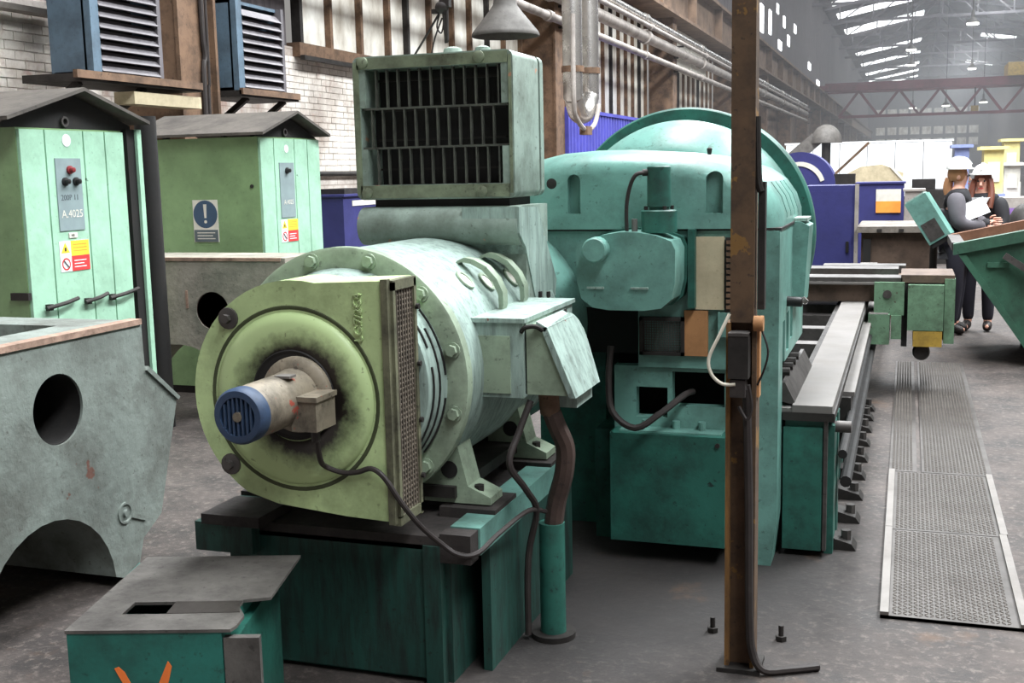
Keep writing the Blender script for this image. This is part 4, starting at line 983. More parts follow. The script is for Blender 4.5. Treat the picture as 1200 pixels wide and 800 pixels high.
# ------------------------------------------------------------------ grey castings
def profile(c0):
    right = [(0.60, 1.07), (0.605, 0.87), (0.81, 0.70), (0.80, 0.665), (0.65, 0.23), (0.52, 0.16), (0.46, 0.0)]
    o = [(c0 + a, z) for a, z in right]
    arch = circ(c0 - 0.03, 0.03, 0.36, 4, 176, 16)
    o += [(a, max(z, 0.0)) for a, z in arch]
    o += [(c0 - a, z) for a, z in reversed(right)]
    return o
k1 = thing('casting', (-3.5, 3.39, 0), 'grey iron casting with a round hole and arched base, nearest at the left edge', 'casting', 'grey machine castings')
cb1 = MB().prism(profile(3.39), 'x', -4.15, -3.0, 0.012).build('casting_body', 'cast_grey', k1)
cut(cb1, MB().cyl((-3.75, 3.465, 0.80), (-2.8, 3.465, 0.80), 0.135, 40), MB().box(-4.0, -3.25, 2.95, 3.78, 0.99, 1.2))
MB().lathe([(-0.74, 0.133), (-0.01, 0.134), (-0.01, 0.131), (-0.73, 0.13), (-0.73, 0.001)], (-3.0, 3.465, 0.80), (1, 0, 0), 40).build('rust_shade_bore', 'grime_shade_black', k1)  # black liner painting the dark inside of the hole
MB().prism([(3.995, 0.86), (4.20, 0.695), (4.215, 0.705), (4.01, 0.875)], 'x', -3.16, -2.99, 0.003).build('corner_flange', 'cast_grey', k1)
MB().box(-3.05, -2.992, 2.79, 3.985, 1.055, 1.078, 0.006).build('worn_edge', 'cast_edge', k1)
MB().lathe([(0, 0.045), (0.006, 0.045), (0.006, 0.036), (0, 0.034), (0, 0.045)], (-3.0, 3.80, 0.30), (1, 0, 0), 20).build('cast_ring', 'cast_grey', k1)
MB().lathe([(0, 0.016), (0.012, 0.014)], (-3.0, 3.80, 0.30), (1, 0, 0), 12).build('cast_boss', 'cast_grey', k1)
MB().bar((-2.997, 3.84, 0.28), (-2.997, 3.93, 0.24), 0.008, 0.02).build('cast_rib', 'cast_grey', k1)
k2 = thing('casting', (-4.0, 6.8, 0), 'rust-stained grey iron casting standing between the motor and the second cabinet', 'casting', 'grey machine castings')
prof2 = [(-4.69 + sx_ * a, z) for sx_, seq in ((1, ((0.86, 1.12), (0.865, 0.92), (1.05, 0.74), (0.95, 0.28), (0.78, 0.17), (0.66, 0.0))),) for a, z in seq]
prof2 += [(a, max(z, 0.0)) for a, z in circ(-4.70, 0.03, 0.50, 2, 178, 20)]
prof2 += [(-4.69 - a, z) for a, z in reversed(((0.62, 1.12), (0.625, 0.92), (0.72, 0.74), (0.70, 0.28), (0.66, 0.0)))]
cb2 = MB().prism(prof2, 'y', 6.62, 7.1, 0.012).build('casting_body', 'cast_warm', k2)
cut(cb2, MB().cyl((-4.40, 6.4, 0.765), (-4.40, 7.3, 0.765), 0.128, 40), MB().cyl((-4.97, 6.4, 0.765), (-4.97, 7.3, 0.765), 0.128, 40))
MB().lathe([(0.01, 0.127), (0.4, 0.127), (0.4, 0.001), (0.39, 0.001), (0.39, 0.124), (0.01, 0.124)], (-4.40, 6.62, 0.765), (0, 1, 0), 32).build('rust_shade_bore', 'bore_rust', k2)
MB().box(-4.60, -4.585, 6.612, 6.622, 0.78, 0.90).build('cast_rib', 'cast_edge', k2)
MB().box(-5.25, -3.86, 6.612, 6.64, 1.10, 1.122, 0.005).build('worn_edge', 'cast_edge', k2)

# ------------------------------------------------------------------ teal block with slotted plate in the foreground
ang = math.radians(17.3)
XF = Matrix.Translation((-2.118, 2.399, 0)) @ Matrix.Rotation(ang, 4, 'Z')
B = thing('slotted_block', (-2.0, 2.75, 0), 'low teal steel block with a slotted grey top plate and orange spray marks', 'block')
MB(XF).box(0.004, 0.425, 0.003, 0.013, 0.0, 0.443).box(0.004, 0.014, 0.013, 0.56, 0.0, 0.443).box(0.415, 0.425, 0.013, 0.56, 0.0, 0.443).box(0.004, 0.425, 0.56, 0.57, 0.0, 0.443).build('box', 'block_teal', B)
tp = MB(XF).prism([(0.0, 0.0), (0.45, 0.0), (0.46, 0.03), (0.462, 0.10), (0.43, 0.17), (0.43, 0.215), (0.505, 0.235), (0.515, 0.60), (0.02, 0.60)], 'z', 0.443, 0.452, 0.002, 1).build('top_plate', 'plinth_top', B)
cut(tp, MB(XF).prism([(0.115, 0.115), (0.24, 0.115), (0.24, 0.205), (0.12, 0.205)], 'z', 0.35, 0.6))
MB(XF).box(0.014, 0.415, 0.013, 0.56, 0.001, 0.2).build('slot_shade_fill', 'grime_shade_black', B)  # black fill added so the slot looks dark inside
MB(XF).prism([(0.24, 0.115), (0.24, 0.205), (0.43, 0.205), (0.43, 0.175), (0.445, 0.12)], 'z', 0.452, 0.4535).build('worn_strip', 'plate_steel', B)
MB(XF).box(0.428, 0.525, 0.006, 0.03, 0.0, 0.425, 0.003).build('side_plate', 'plinth_top', B)
MB(XF).box(0.425, 0.45, 0.03, 0.56, 0.0, 0.40).build('recess_wall', TD, B)
for pts in ([(0.128, 0.355), (0.14, 0.36), (0.155, 0.345), (0.19, 0.27), (0.20, 0.2), (0.18, 0.2), (0.165, 0.28), (0.14, 0.33)], [(0.275, 0.375), (0.285, 0.36), (0.275, 0.32), (0.255, 0.27), (0.235, 0.2), (0.215, 0.2), (0.235, 0.28), (0.25, 0.32)]):
    MB(XF).prism([(a, z - 0.012) for a, z in pts], 'y', 0.0012, 0.0026).build('spray_mark', 'orange_spray', B)

# ------------------------------------------------------------------ rusty post with switch box
O = thing('steel_post', (-0.487, 3.69, 0), 'rusty brown steel post with a switch box standing in the foreground', 'post')
PX, PY = -0.487, 3.69
MB().box(PX - 0.048, PX - 0.034, PY - 0.045, PY + 0.045, 0.0, 1.16, 0.002).build('flange', 'ochre_rust', O)
MB().box(PX + 0.034, PX + 0.048, PY - 0.045, PY + 0.045, 0.0, 1.16, 0.002).build('flange', 'rust_post', O)
MB().box(PX - 0.034, PX + 0.034, PY - 0.012, PY + 0.012, 0.0, 1.16).build('web', 'rust_post', O)
MB().box(PX - 0.036, PX + 0.038, PY - 0.04, PY + 0.04, 1.16, 4.6, 0.004).build('upper_beam', 'rust_post', O)
MB().box(PX - 0.07, PX + 0.07, PY - 0.07, PY + 0.07, 0.0, 0.015).build('base_plate', 'steel_dark', O)
MB().box(PX - 0.033, PX + 0.03, PY - 0.105, PY - 0.035, 0.99, 1.13, 0.006).build('switch_box', 'steel_dark', O)
MB().box(PX - 0.033, PX + 0.03, PY - 0.107, PY - 0.04, 1.125, 1.135).build('box_edge', 'steel_dull', O)
MB().box(PX - 0.028, PX + 0.02, PY - 0.1, PY - 0.04, 0.93, 0.985, 0.01).build('socket', 'rubber', O)
MB().box(PX + 0.046, PX + 0.068, PY - 0.02, PY + 0.02, 1.2, 1.6, 0.008).build('cable_duct', 'steel_dark', O)
MB().tube([(PX + 0.04, PY - 0.02, 1.8), (PX + 0.045, PY - 0.02, 1.62), (PX + 0.055, PY - 0.02, 1.57)], 0.012, 8).build('conduit', 'steel_dark', O)
MB().cyl((PX + 0.04, PY - 0.05, 1.16), (PX + 0.07, PY - 0.05, 1.16), 0.025, 12).build('junction', 'tan_panel', O)
MB().box(PX + 0.04, PX + 0.056, PY - 0.03, PY + 0.01, 0.92, 1.14, 0.003).build('tan_backboard', 'tan_panel', O)
MB().tube([(PX - 0.035, PY - 0.06, 1.19), (PX - 0.065, PY - 0.08, 1.12), (PX - 0.095, PY - 0.09, 1.05), (PX - 0.085, PY - 0.095, 1.0), (PX - 0.05, PY - 0.1, 0.972), (PX - 0.01, PY - 0.1, 0.972)], 0.0055, 8).build('white_cable', 'cable_white', O)
MB().tube([(PX + 0.06, PY - 0.05, 1.15), (PX + 0.085, PY - 0.06, 1.08), (PX + 0.075, PY - 0.05, 1.02), (PX + 0.05, PY - 0.03, 0.96)], 0.0035, 6).build('thin_wire', 'rubber', O)
MB().tube([(PX + 0.03, PY - 0.09, 0.97), (PX + 0.04, PY - 0.09, 0.9), (PX + 0.025, PY - 0.09, 0.86), (PX + 0.0, PY - 0.09, 0.9)], 0.006, 6).build('cable_loop', 'rubber', O)
MB().tube([(PX + 0.02, PY - 0.06, 0.95), (PX + 0.03, PY - 0.06, 0.6), (PX + 0.035, PY - 0.06, 0.2), (PX + 0.045, PY - 0.06, 0.08), (PX + 0.08, PY - 0.06, 0.02), (PX + 0.16, PY - 0.02, 0.014), (PX + 0.25, PY + 0.03, 0.014)], 0.014, 8).build('floor_cable', 'rubber', O)
for (x, y) in ((-0.621, 3.947), (-0.38, 3.936)):
    ab = thing('anchor_bolt', (x, y, 0), 'rusty anchor bolt sticking up from the floor on the ' + ('left' if x < -0.5 else 'right') + ' of the brown post', 'bolt', 'floor anchor bolts')
    MB().cyl((x, y, 0), (x, y, 0.055), 0.009, 8).build('stud', 'steel_dark', ab)
    MB().cyl((x, y, 0), (x, y, 0.018), 0.02, 6).build('nut', 'steel_dark', ab)

# ------------------------------------------------------------------ tread plates on the floor
def tread(x0, x1, y0, y1, label, rails=True):
    t = thing('tread_plate', ((x0 + x1) / 2, (y0 + y1) / 2, 0), label, 'floor plate', 'steel tread plates')
    MB().box(x0, x1, y0, y1, 0.0, 0.012, 0.002, 1).build('plate', 'plate_steel', t)
    d = MB(); s = 0.03; j = 0
    y = y0 + 0.03
    while y < y1 - 0.02:
        x = x0 + (0.05 if rails else 0.02); i = 0
        while x < x1 - (0.05 if rails else 0.02):
            a = 0.785 if (i + j) % 2 else -0.785
            c, sn = math.cos(a), math.sin(a)
            q = [(x + u * c - v * sn, y + u * sn + v * c) for u, v in ((-0.011, 0), (0, -0.0035), (0.011, 0), (0, 0.0035))]
            vs, _ = d._new([(*p, 0.0121) for p in q] + [(x + (p[0] - x) * 0.6, y + (p[1] - y) * 0.6, 0.0155) for p in q], [(4, 5, 6, 7)] + [(k, (k + 1) % 4, (k + 1) % 4 + 4, k + 4) for k in range(4)])
            x += s * 0.62; i += 1
        y += s * 0.62; j += 1
    tag(d.build('raised_tread', 'tread_bar', t), kind='stuff')
    if rails:
        MB().box(x0, x0 + 0.03, y0, y1, 0.012, 0.026, 0.003, 1).build('edge_angle', 'tread_bar', t)
        MB().box(x1 - 0.03, x1, y0, y1, 0.012, 0.026, 0.003, 1).build('edge_angle', 'tread_bar', t)
        MB().box(x0, x1, y0, y0 + 0.008, 0.0, 0.013).build('front_lip', 'plate_steel', t)
tread(-0.056, 0.45, 4.24, 5.30, 'steel tread plate nearest the camera with raised side edges')
tread(-0.056, 0.455, 5.305, 6.345, 'steel tread plate second from the camera')
tread(-0.056, 0.085, 6.355, 10.0, 'narrow strip of tread plate beside the dark floor gap', False)
tread(0.11, 0.46, 6.355, 10.0, 'long tread plate leading under the lathe carriage', False)

# ------------------------------------------------------------------ tipping skip on the right
S = thing('tipping_skip', (1.3, 10.6, 0), 'green tipping skip with a rusty inside standing at the right edge', 'skip')
side = [(0.40, 0.90), (0.40, 0.985), (1.95, 1.30), (1.95, 0.12), (0.95, 0.12)]
MB().prism(side, 'y', 10.0, 10.03).build('side_wall', 'skip_green', S)
MB().prism(side, 'y', 11.2, 11.23).build('side_wall', 'skip_rust', S)
MB().prism([(0.40, 0.90), (0.43, 0.90), (0.975, 0.12), (0.95, 0.12)], 'y', 10.03, 11.2).build('sloping_front', 'skip_green', S)
MB().box(1.92, 1.95, 10.03, 11.2, 0.12, 1.30).build('back_wall', 'skip_rust', S)
MB().box(0.95, 1.95, 10.03, 11.2, 0.12, 0.15).build('skip_floor', 'skip_rust', S)
MB().prism([(0.36, 0.90), (0.36, 0.99), (1.97, 1.32), (1.97, 1.23)], 'y', 9.95, 10.05, 0.006).build('rim', 'skip_green', S)
MB().prism([(0.36, 0.90), (0.36, 0.99), (1.97, 1.32), (1.97, 1.23)], 'y', 11.18, 11.28, 0.006).build('rim', 'skip_rust', S)
MB().box(0.35, 0.45, 10.05, 11.2, 0.93, 0.995, 0.006).build('front_lip', 'steel_dull', S)
MB().prism([(0.40, 0.90), (0.46, 0.90), (1.0, 0.12), (0.94, 0.12)], 'y', 9.96, 10.0).build('corner_angle', 'skip_green', S)
for x in (1.05, 1.85):
    for y in (10.1, 11.1):
        MB().box(x - 0.06, x + 0.06, y - 0.05, y + 0.05, 0.0, 0.12).build('runner', 'steel_dark', S)
MB().bar((0.74, 9.93, 0.9), (1.1, 9.93, 0.66), 0.05, 0.05).build('lever_bar', 'steel_dull', S)
MB().box(0.62, 0.78, 9.97, 10.0, 0.8, 0.84).build('stiffener', 'skip_green', S)

# ------------------------------------------------------------------ people
def skin_body(name, joints, bones, mat, parent):
    """one continuous figure grown over a skeleton; joints: name -> (pos, radius or (rx, ry))"""
    wl = Vector(WLOC[parent.name]); ks = list(joints)
    me = bpy.data.meshes.new(name)
    me.from_pydata([Vector(joints[k][0]) - wl for k in ks], [(ks.index(a), ks.index(b)) for a, b in bones], [])
    o = bpy.data.objects.new(name, me); COL.objects.link(o); o.parent = parent
    md = o.modifiers.new('skin', 'SKIN'); md.use_smooth_shade = True
    sub = o.modifiers.new('sub', 'SUBSURF'); sub.levels = 2; sub.render_levels = 2
    if not me.skin_vertices:
        bpy.context.view_layer.objects.active = o
        me.attributes.new('x', 'FLOAT', 'POINT')
    sv = me.skin_vertices[0].data if me.skin_vertices else None
    for i, k in enumerate(ks):
        r = joints[k][1]
        if sv: sv[i].radius = r if isinstance(r, tuple) else (r, r); sv[i].use_root = (i == 0)
    dg = bpy.context.evaluated_depsgraph_get()
    nm = bpy.data.meshes.new_from_object(o.evaluated_get(dg))
    o.modifiers.clear(); o.data = nm; nm.materials.append(MATS[mat])
    for p in nm.polygons: p.use_smooth = True
    WLOC[o.name] = tuple(wl)
    return o
def person(loc, yaw, height, label, hair, coat, sleeve, hair_long, arms):
    t = thing('person', loc, label, 'person')
    R = Matrix.Translation(loc) @ Matrix.Rotation(yaw, 4, 'Z') @ Matrix.Scale(height / 1.72, 4)
    def w(x, y, z): return tuple(R @ Vector((x, y, z)))
    s = height / 1.72
    # facing local -Y
    J = {'pelvis': (w(0, 0, 0.94), (0.125 * s, 0.09 * s)), 'waist': (w(0, 0, 1.08), (0.115 * s, 0.08 * s)), 'chest': (w(0, 0.01, 1.28), (0.135 * s, 0.09 * s)), 'neckbase': (w(0, 0.015, 1.43), (0.08 * s, 0.07 * s)), 'neck': (w(0, 0.0, 1.50), 0.052 * s), 'head': (w(0, -0.015, 1.58), (0.07 * s, 0.08 * s)), 'crown': (w(0, -0.005, 1.68), (0.068 * s, 0.08 * s))}
    Bn = [('pelvis', 'waist'), ('waist', 'chest'), ('chest', 'neckbase'), ('neckbase', 'neck'), ('neck', 'head'), ('head', 'crown')]
    for q, sg in (('l', -1), ('r', 1)):
        J[q + 'hip'] = (w(sg * 0.09, 0, 0.88), 0.095 * s); J[q + 'knee'] = (w(sg * 0.1, -0.01, 0.49), 0.065 * s); J[q + 'ank'] = (w(sg * 0.1, 0.02, 0.09), 0.045 * s); J[q + 'toe'] = (w(sg * 0.115, -0.12, 0.04), 0.038 * s)
        Bn += [('pelvis', q + 'hip'), (q + 'hip', q + 'knee'), (q + 'knee', q + 'ank'), (q + 'ank', q + 'toe')]
        sh, el, wr = arms[q]
        J[q + 'sho'] = (w(*sh), 0.062 * s); J[q + 'elb'] = (w(*el), 0.047 * s); J[q + 'wri'] = (w(*wr), 0.032 * s)
        Bn += [('neckbase', q + 'sho'), (q + 'sho', q + 'elb'), (q + 'elb', q + 'wri')]
    b_ = skin_body('body', J, Bn, 'skin', t)
    # clothes grown over the same skeleton
    tr = {k: (v[0], tuple(x + 0.03 for x in v[1]) if isinstance(v[1], tuple) else v[1] + 0.014) for k, v in J.items() if k in ('pelvis', 'lhip', 'rhip', 'lknee', 'rknee', 'lank', 'rank')}
    skin_body('trousers', tr, [bn for bn in Bn if bn[0] in tr and bn[1] in tr], 'trousers', t)
    for q in 'lr':
        skin_body('boot', {'a': (J[q + 'ank'][0], 0.058 * s), 'm': (w((-1 if q == 'l' else 1) * 0.108, -0.05, 0.05), 0.052 * s), 't': (J[q + 'toe'][0], 0.046 * s)}, [('a', 'm'), ('m', 't')], 'boot', t)
    jk = {k: (v[0], tuple(x + 0.055 for x in v[1]) if isinstance(v[1], tuple) else v[1] + 0.034) for k, v in J.items() if k in ('pelvis', 'waist', 'chest', 'neckbase', 'lsho', 'rsho')}
    jk['collar'] = (w(0, 0.012, 1.485), (0.078 * s, 0.075 * s))
    jk['hem'] = (w(0, 0, 0.84), (0.18 * s, 0.14 * s))
    skin_body('jacket', jk, [('pelvis', 'waist'), ('waist', 'chest'), ('chest', 'neckbase'), ('neckbase', 'collar'), ('neckbase', 'lsho'), ('neckbase', 'rsho'), ('hem', 'pelvis')], coat, t)
    for q in 'lr':
        skin_body('sleeve', {'top': (tuple(Vector(J[q + 'sho'][0]) * 0.7 + Vector(J['neckbase'][0]) * 0.3), 0.07 * s), **{k: (J[q + k][0], J[q + k][1] + 0.036) for k in ('sho', 'elb', 'wri')}}, [('top', 'sho'), ('sho', 'elb'), ('elb', 'wri')], sleeve, t)
        # hand: palm and five separate fingers, slightly curled
        wr = Vector(arms[q][2]); el = Vector(arms[q][1]); d = (wr - el).normalized(); sd = d.cross(Vector((0, 0, 1))).normalized(); up = sd.cross(d)
        sg = -1 if q == 'l' else 1
        P0 = wr + d * 0.015; P1 = wr + d * 0.085
        hj = {'w': (w(*P0), (0.03 * s, 0.02 * s)), 'p': (w(*P1), (0.04 * s, 0.018 * s))}
        skin_body('palm', hj, [('w', 'p')], 'skin', t)
        for k, (off, ln) in enumerate(((-0.03, 0.06), (-0.01, 0.075), (0.01, 0.07), (0.03, 0.055))):
            a = P1 + up * off; b2 = a + d * ln * 0.55 - sd * sg * 0.01; c = b2 + d * ln * 0.35 - sd * sg * 0.03
            skin_body('finger', {'a': (w(*(a - d * 0.02)), 0.009 * s), 'b': (w(*b2), 0.0085 * s), 'c': (w(*c), 0.007 * s)}, [('a', 'b'), ('b', 'c')], 'skin', t)
        a = P0 + up * 0.03 + d * 0.02
        skin_body('thumb', {'a': (w(*a), 0.011 * s), 'b': (w(*(a + up * 0.025 + d * 0.03)), 0.01 * s), 'c': (w(*(a + up * 0.025 + d * 0.06 - sd * sg * 0.015)), 0.008 * s)}, [('a', 'b'), ('b', 'c')], 'skin', t)
    # face
    for sg in (-1, 1):
        MB(R).ball((sg * 0.032, -0.088, 1.605), 0.011, n=10, m=6).build('eye', 'print_black', t)
        MB(R).ball((sg * 0.078, 0.0, 1.595), 0.012, 0.022, 0.032, n=8, m=6).build('ear', 'skin', t)
    MB(R).prism([(-0.092, 1.60), (-0.118, 1.562), (-0.088, 1.552)], 'x', -0.012, 0.012, 0.004).build('nose', 'skin', t)
    MB(R).ball((0, -0.09, 1.528), 0.026, 0.01, 0.007, n=10, m=6).build('mouth', 'sign_red', t)
    # hair
    hm = MB(R)
    hm.ball((0, 0.02, 1.62), 0.092, 0.098, 0.11, n=16, m=8, z0=-0.6)
    if hair_long:
        for sg in (-1, 1):
            hm.tube([(sg * 0.07, -0.02, 1.62), (sg * 0.095, -0.045, 1.52), (sg * 0.1, -0.08, 1.42), (sg * 0.09, -0.11, 1.32)], 0.036, 8)
        hm.tube([(0, 0.09, 1.6), (0, 0.11, 1.45), (0, 0.12, 1.32)], 0.06, 8)
    else:
        hm.tube([(0, 0.09, 1.58), (0, 0.11, 1.5), (0, 0.1, 1.42)], 0.045, 8)
    hm.build('hair', hair, t)
    hat = MB(R).ball((0, 0.008, 1.672), 0.108, 0.126, 0.115, n=24, m=10, z0=0.0).build('hard_hat', 'hat_white', t)
    MB(R).lathe([(0, 0.10), (0.0, 0.131), (0.012, 0.131), (0.016, 0.10), (0, 0.10)], (0, -0.005, 1.67), (0, 0, 1), 28).build('brim', 'hat_white', hat)
    MB(R).tube([(0, -0.11, 1.715), (0, -0.06, 1.77), (0, 0.02, 1.788), (0, 0.09, 1.76), (0, 0.122, 1.705)], 0.014, 6).build('crest', 'hat_white', hat)
    return t, w
pa, wa = person((0.46, 11.85, 0), math.radians(80), 1.62, 'person in white hard hat and dark vest with grey sleeves, seen from the side', 'hair_fair', 'coat_black', 'sleeve_grey', False,
    {'l': ((-0.19, 0.0, 1.38), (-0.25, -0.04, 1.12), (-0.10, -0.28, 1.10)), 'r': ((0.19, 0.0, 1.38), (0.24, -0.02, 1.12), (0.12, -0.26, 1.14))})
pb, wb = person((0.68, 12.1, 0), math.radians(-12), 1.56, 'smiling person with long red-brown hair, white hard hat and black coat holding papers', 'hair_red', 'coat_black', 'coat_black', True,
    {'l': ((-0.18, 0.0, 1.37), (-0.24, -0.08, 1.13), (-0.02, -0.27, 1.08)), 'r': ((0.18, 0.0, 1.37), (0.23, -0.08, 1.12), (0.03, -0.25, 1.16))})
MB(Matrix.Translation((0.68, 12.1, 0)) @ Matrix.Rotation(math.radians(-12), 4, 'Z')).prism([(-0.08, 1.30), (0.09, 1.30), (0.05, 1.22), (0.0, 1.19), (-0.05, 1.22)], 'y', -0.14, -0.10, 0.01).build('scarf', 'paper', pb)
pp = MB(Matrix.Translation((0.60, 11.66, 1.20)) @ Euler((math.radians(-28), math.radians(-22), math.radians(8))).to_matrix().to_4x4())
tag(pp.box(-0.11, 0.11, -0.004, 0.004, -0.08, 0.09).build('paper_sheaf', 'paper', None, (0.60, 11.66, 1.11)), 'white sheaf of papers held between the two people in hard hats', 'papers')

# ------------------------------------------------------------------ machines and boxes beyond the lathe
Rb = Matrix.Translation((0.195, 11.4, 1.13)) @ Euler((0, math.radians(-32), math.radians(-10))).to_matrix().to_4x4()
t = thing('control_box', (0.2, 11.4, 0), 'teal control box tilted on a stand beside the person with grey sleeves', 'control box')
MB(Rb).box(-0.105, 0.105, -0.12, 0.12, -0.22, 0.22, 0.02).build('box', T, t)
MB(Rb).box(-0.08, 0.06, -0.125, -0.118, -0.2, -0.02, 0.004).build('worn_panel', 'steel_dull', t)
MB(Rb).box(-0.095, 0.095, -0.11, 0.11, -0.26, -0.22).build('bottom_plate', 'grime_shade_black', t)
MB(Rb).box(-0.09, 0.09, -0.1, 0.1, 0.22, 0.235).build('top_plate', 'motor_paint', t)
MB().cyl((0.24, 11.5, 0.0), (0.24, 11.46, 0.95), 0.035, 12).build('stand', 'steel_dark', t)
MB().cyl((0.24, 11.5, 0.0), (0.24, 11.5, 0.03), 0.14, 20).build('foot_plate', 'steel_dark', t)
t = thing('machine_table', (-0.1, 13.4, 0), 'brown iron machine table with a pale top behind the carriage', 'machine table')
MB().box(-0.46, 0.26, 12.9, 14.0, 0.0, 0.92, 0.02).build('base', 'table_brown', t)
MB().box(-0.5, 0.3, 12.8, 14.1, 0.92, 0.985, 0.01).build('top', 'table_top', t)
for k in range(3): MB().box(-0.3 + k * 0.22, -0.25 + k * 0.22, 12.79, 12.9, 0.93, 0.96).build('tee_slot', 'steel_dark', t)
MB().box(-0.44, -0.36, 12.84, 12.9, 0.1, 0.85).build('rib', 'grime_shade_black', t)
t = thing('blue_cabinet', (-0.74, 13.2, 0), 'tall plain dark blue cabinet right of the lathe faceplate', 'cabinet')
MB().box(-1.05, -0.515, 12.95, 13.5, 0.0, 1.42, 0.01).build('body', 'blue_paint', t)
MB().box(-0.535, -0.495, 12.93, 12.96, 0.0, 1.43).build('edge_strip', 'pipe_lag', t)
MB().box(-1.03, -0.56, 12.94, 12.952, 0.08, 1.36).build('door', 'blue_paint', t)
MB().box(-0.62, -0.59, 12.92, 12.94, 0.7, 0.82).build('handle', 'knob_black', t)
t = thing('round_guard', (-1.4, 17.9, 0), 'blue half-round machine guard with a white arc behind the faceplate', 'guard')
MB().prism([(-2.05, 0.0)] + [(-1.02, 0.0)] + circ(-1.535, 1.32, 0.515, 0, 180, 24), 'y', 17.8, 18.3, 0.02).build('guard', 'blue_paint', t)
arc = MB().prism(circ(-1.535, 1.32, 0.37, 15, 100, 12) + list(reversed(circ(-1.57, 1.27, 0.36, 20, 95, 12))), 'y', 17.785, 17.8).build('white_arc', 'off_white', t)
MB().box(-1.1, -0.75, 17.9, 18.2, 0.0, 1.5, 0.02).build('side_post', 'steel_dark', t)
t = thing('blue_box', (-0.36, 17.2, 0), 'blue box with an orange and white notice behind the tilted control box', 'box')
MB().box(-0.68, -0.05, 17.0, 17.6, 0.0, 1.36, 0.01).build('body', 'blue_paint', t)
MB().box(-0.7, -0.03, 16.98, 17.62, 1.36, 1.385).build('lid', 'blue_paint', t)
sg = MB().box(-0.42, -0.09, 16.985, 17.0, 0.96, 1.285).build('notice', 'off_white', t)
MB().box(-0.42, -0.09, 16.98, 16.985, 0.96, 1.12).build('orange_field', 'orange_sign', sg)
t = thing('pale_crate', (0.06, 16.4, 0), 'pale grey crate just left of the tilted control box', 'crate')
MB().box(-0.04, 0.2, 16.2, 16.7, 0.0, 1.27, 0.015).build('body', 'pipe_lag', t)
MB().box(-0.06, 0.22, 16.18, 16.72, 1.27, 1.3).build('lid', 'pipe_lag', t)
t = thing('dark_machine', (0.3, 20.4, 0), 'dark grey machine block in front of the white trailer', 'machine')
MB().box(-0.05, 0.62, 20.0, 21.0, 0.0, 1.2, 0.03).build('base', 'steel_dark', t)
MB().box(0.06, 0.42, 20.1, 20.7, 1.2, 1.37, 0.02).build('head', 'steel_dark', t)
for x in (0.66, 0.74): MB().cyl((x, 20.2, 0), (x, 20.2, 1.5), 0.03, 8).build('upright', 'crane_red', t)
t = thing('crate_heap', (-0.7, 24.5, 0), 'yellowish heap of timber crates under a thin frame before the white trailer', 'crate')
MB().prism([(-1.25, 0), (-0.1, 0), (-0.1, 1.45), (-0.5, 1.62), (-0.9, 1.58), (-1.25, 1.4)], 'y', 24, 25.2, 0.02).build('stack', 'cream_panel', t)
MB().bar((-1.75, 24, 1.1), (-0.75, 24, 2.05), 0.05).build('frame_leg', 'brown_steel', t)
MB().bar((-0.75, 24, 2.05), (0.1, 24, 1.1), 0.05).build('frame_leg', 'off_white', t)
MB().bar((-1.75, 24, 0), (-1.75, 24, 1.15), 0.05).build('frame_leg', 'brown_steel', t)
MB().bar((0.1, 24, 0), (0.1, 24, 1.15), 0.05).build('frame_leg', 'off_white', t)
# white trailer across the hall
t = thing('white_trailer', (-1.1, 41, 0), 'long bright white trailer standing across the hall in the distance', 'trailer')
for k in range(6):
    MB().box(-3.9 + k * 0.87, -3.9 + k * 0.87 + 0.85, 40.0, 42.3, 0.55, 2.3, 0.02).build('side_panel', 'white_paint', t)
MB().box(-3.95, 1.35, 39.98, 42.35, 2.3, 2.36).build('roof_rail', 'white_paint', t)
MB().box(-3.95, 1.35, 39.98, 42.35, 0.45, 0.55).build('chassis', 'steel_dark', t)
for x in (-3.2, -2.4, 0.5):
    MB().cyl((x, 40.0, 0.35), (x, 40.3, 0.35), 0.35, 20).build('wheel', 'rubber', t)
    MB().cyl((x, 42.0, 0.35), (x, 42.3, 0.35), 0.35, 20).build('wheel', 'rubber', t)
# yellow and blue machines far right
def far_machine(name, x0, x1, y, z1, m1, m2, label):
    t = thing(name, ((x0 + x1) / 2, y + 0.6, 0), label, 'machine')
    MB().box(x0, x1, y, y + 1.2, 0.0, z1 * 0.45, 0.03).build('base', m2, t)
    MB().box(x0 + 0.1 * (x1 - x0), x1 - 0.1 * (x1 - x0), y + 0.1, y + 1.1, z1 * 0.45, z1, 0.04).build('column', m1, t)
    MB().box(x0 + 0.25 * (x1 - x0), x1 - 0.25 * (x1 - x0), y + 0.05, y + 0.1, z1 * 0.6, z1 * 0.85).build('window', 'off_white', t)
    MB().box(x0 - 0.05, x1 + 0.05, y - 0.05, y + 1.25, z1, z1 + 0.08).build('cap', m1, t)
far_machine('yellow_machine', 1.65, 2.2, 30, 1.9, 'machine_yellow', 'machine_blue', 'yellow machine on a blue base behind the people')
far_machine('blue_machine', 1.1, 1.55, 33, 2.0, 'machine_blue', 'off_white', 'pale blue machine just right of the grey-sleeved person')
far_machine('yellow_machine', 2.65, 3.2, 38, 2.2, 'machine_yellow', 'off_white', 'tall yellow machine at the right edge in the distance')
far_machine('pale_machine', 2.4, 2.9, 34, 1.5, 'off_white', 'purple', 'low pale machine with a purple foot far right')
t = thing('dark_motor', (1.45, 15.2, 0), 'dark rounded motor cover at the right edge beside the red-haired person', 'motor')
MB().ball((1.32, 15, 0.62), 0.24, 0.3, 0.52, n=20, m=12).build('cover', 'steel_dark', t)
MB().box(1.08, 1.56, 14.7, 15.3, 0.0, 0.5, 0.02).build('base', 'table_brown', t)
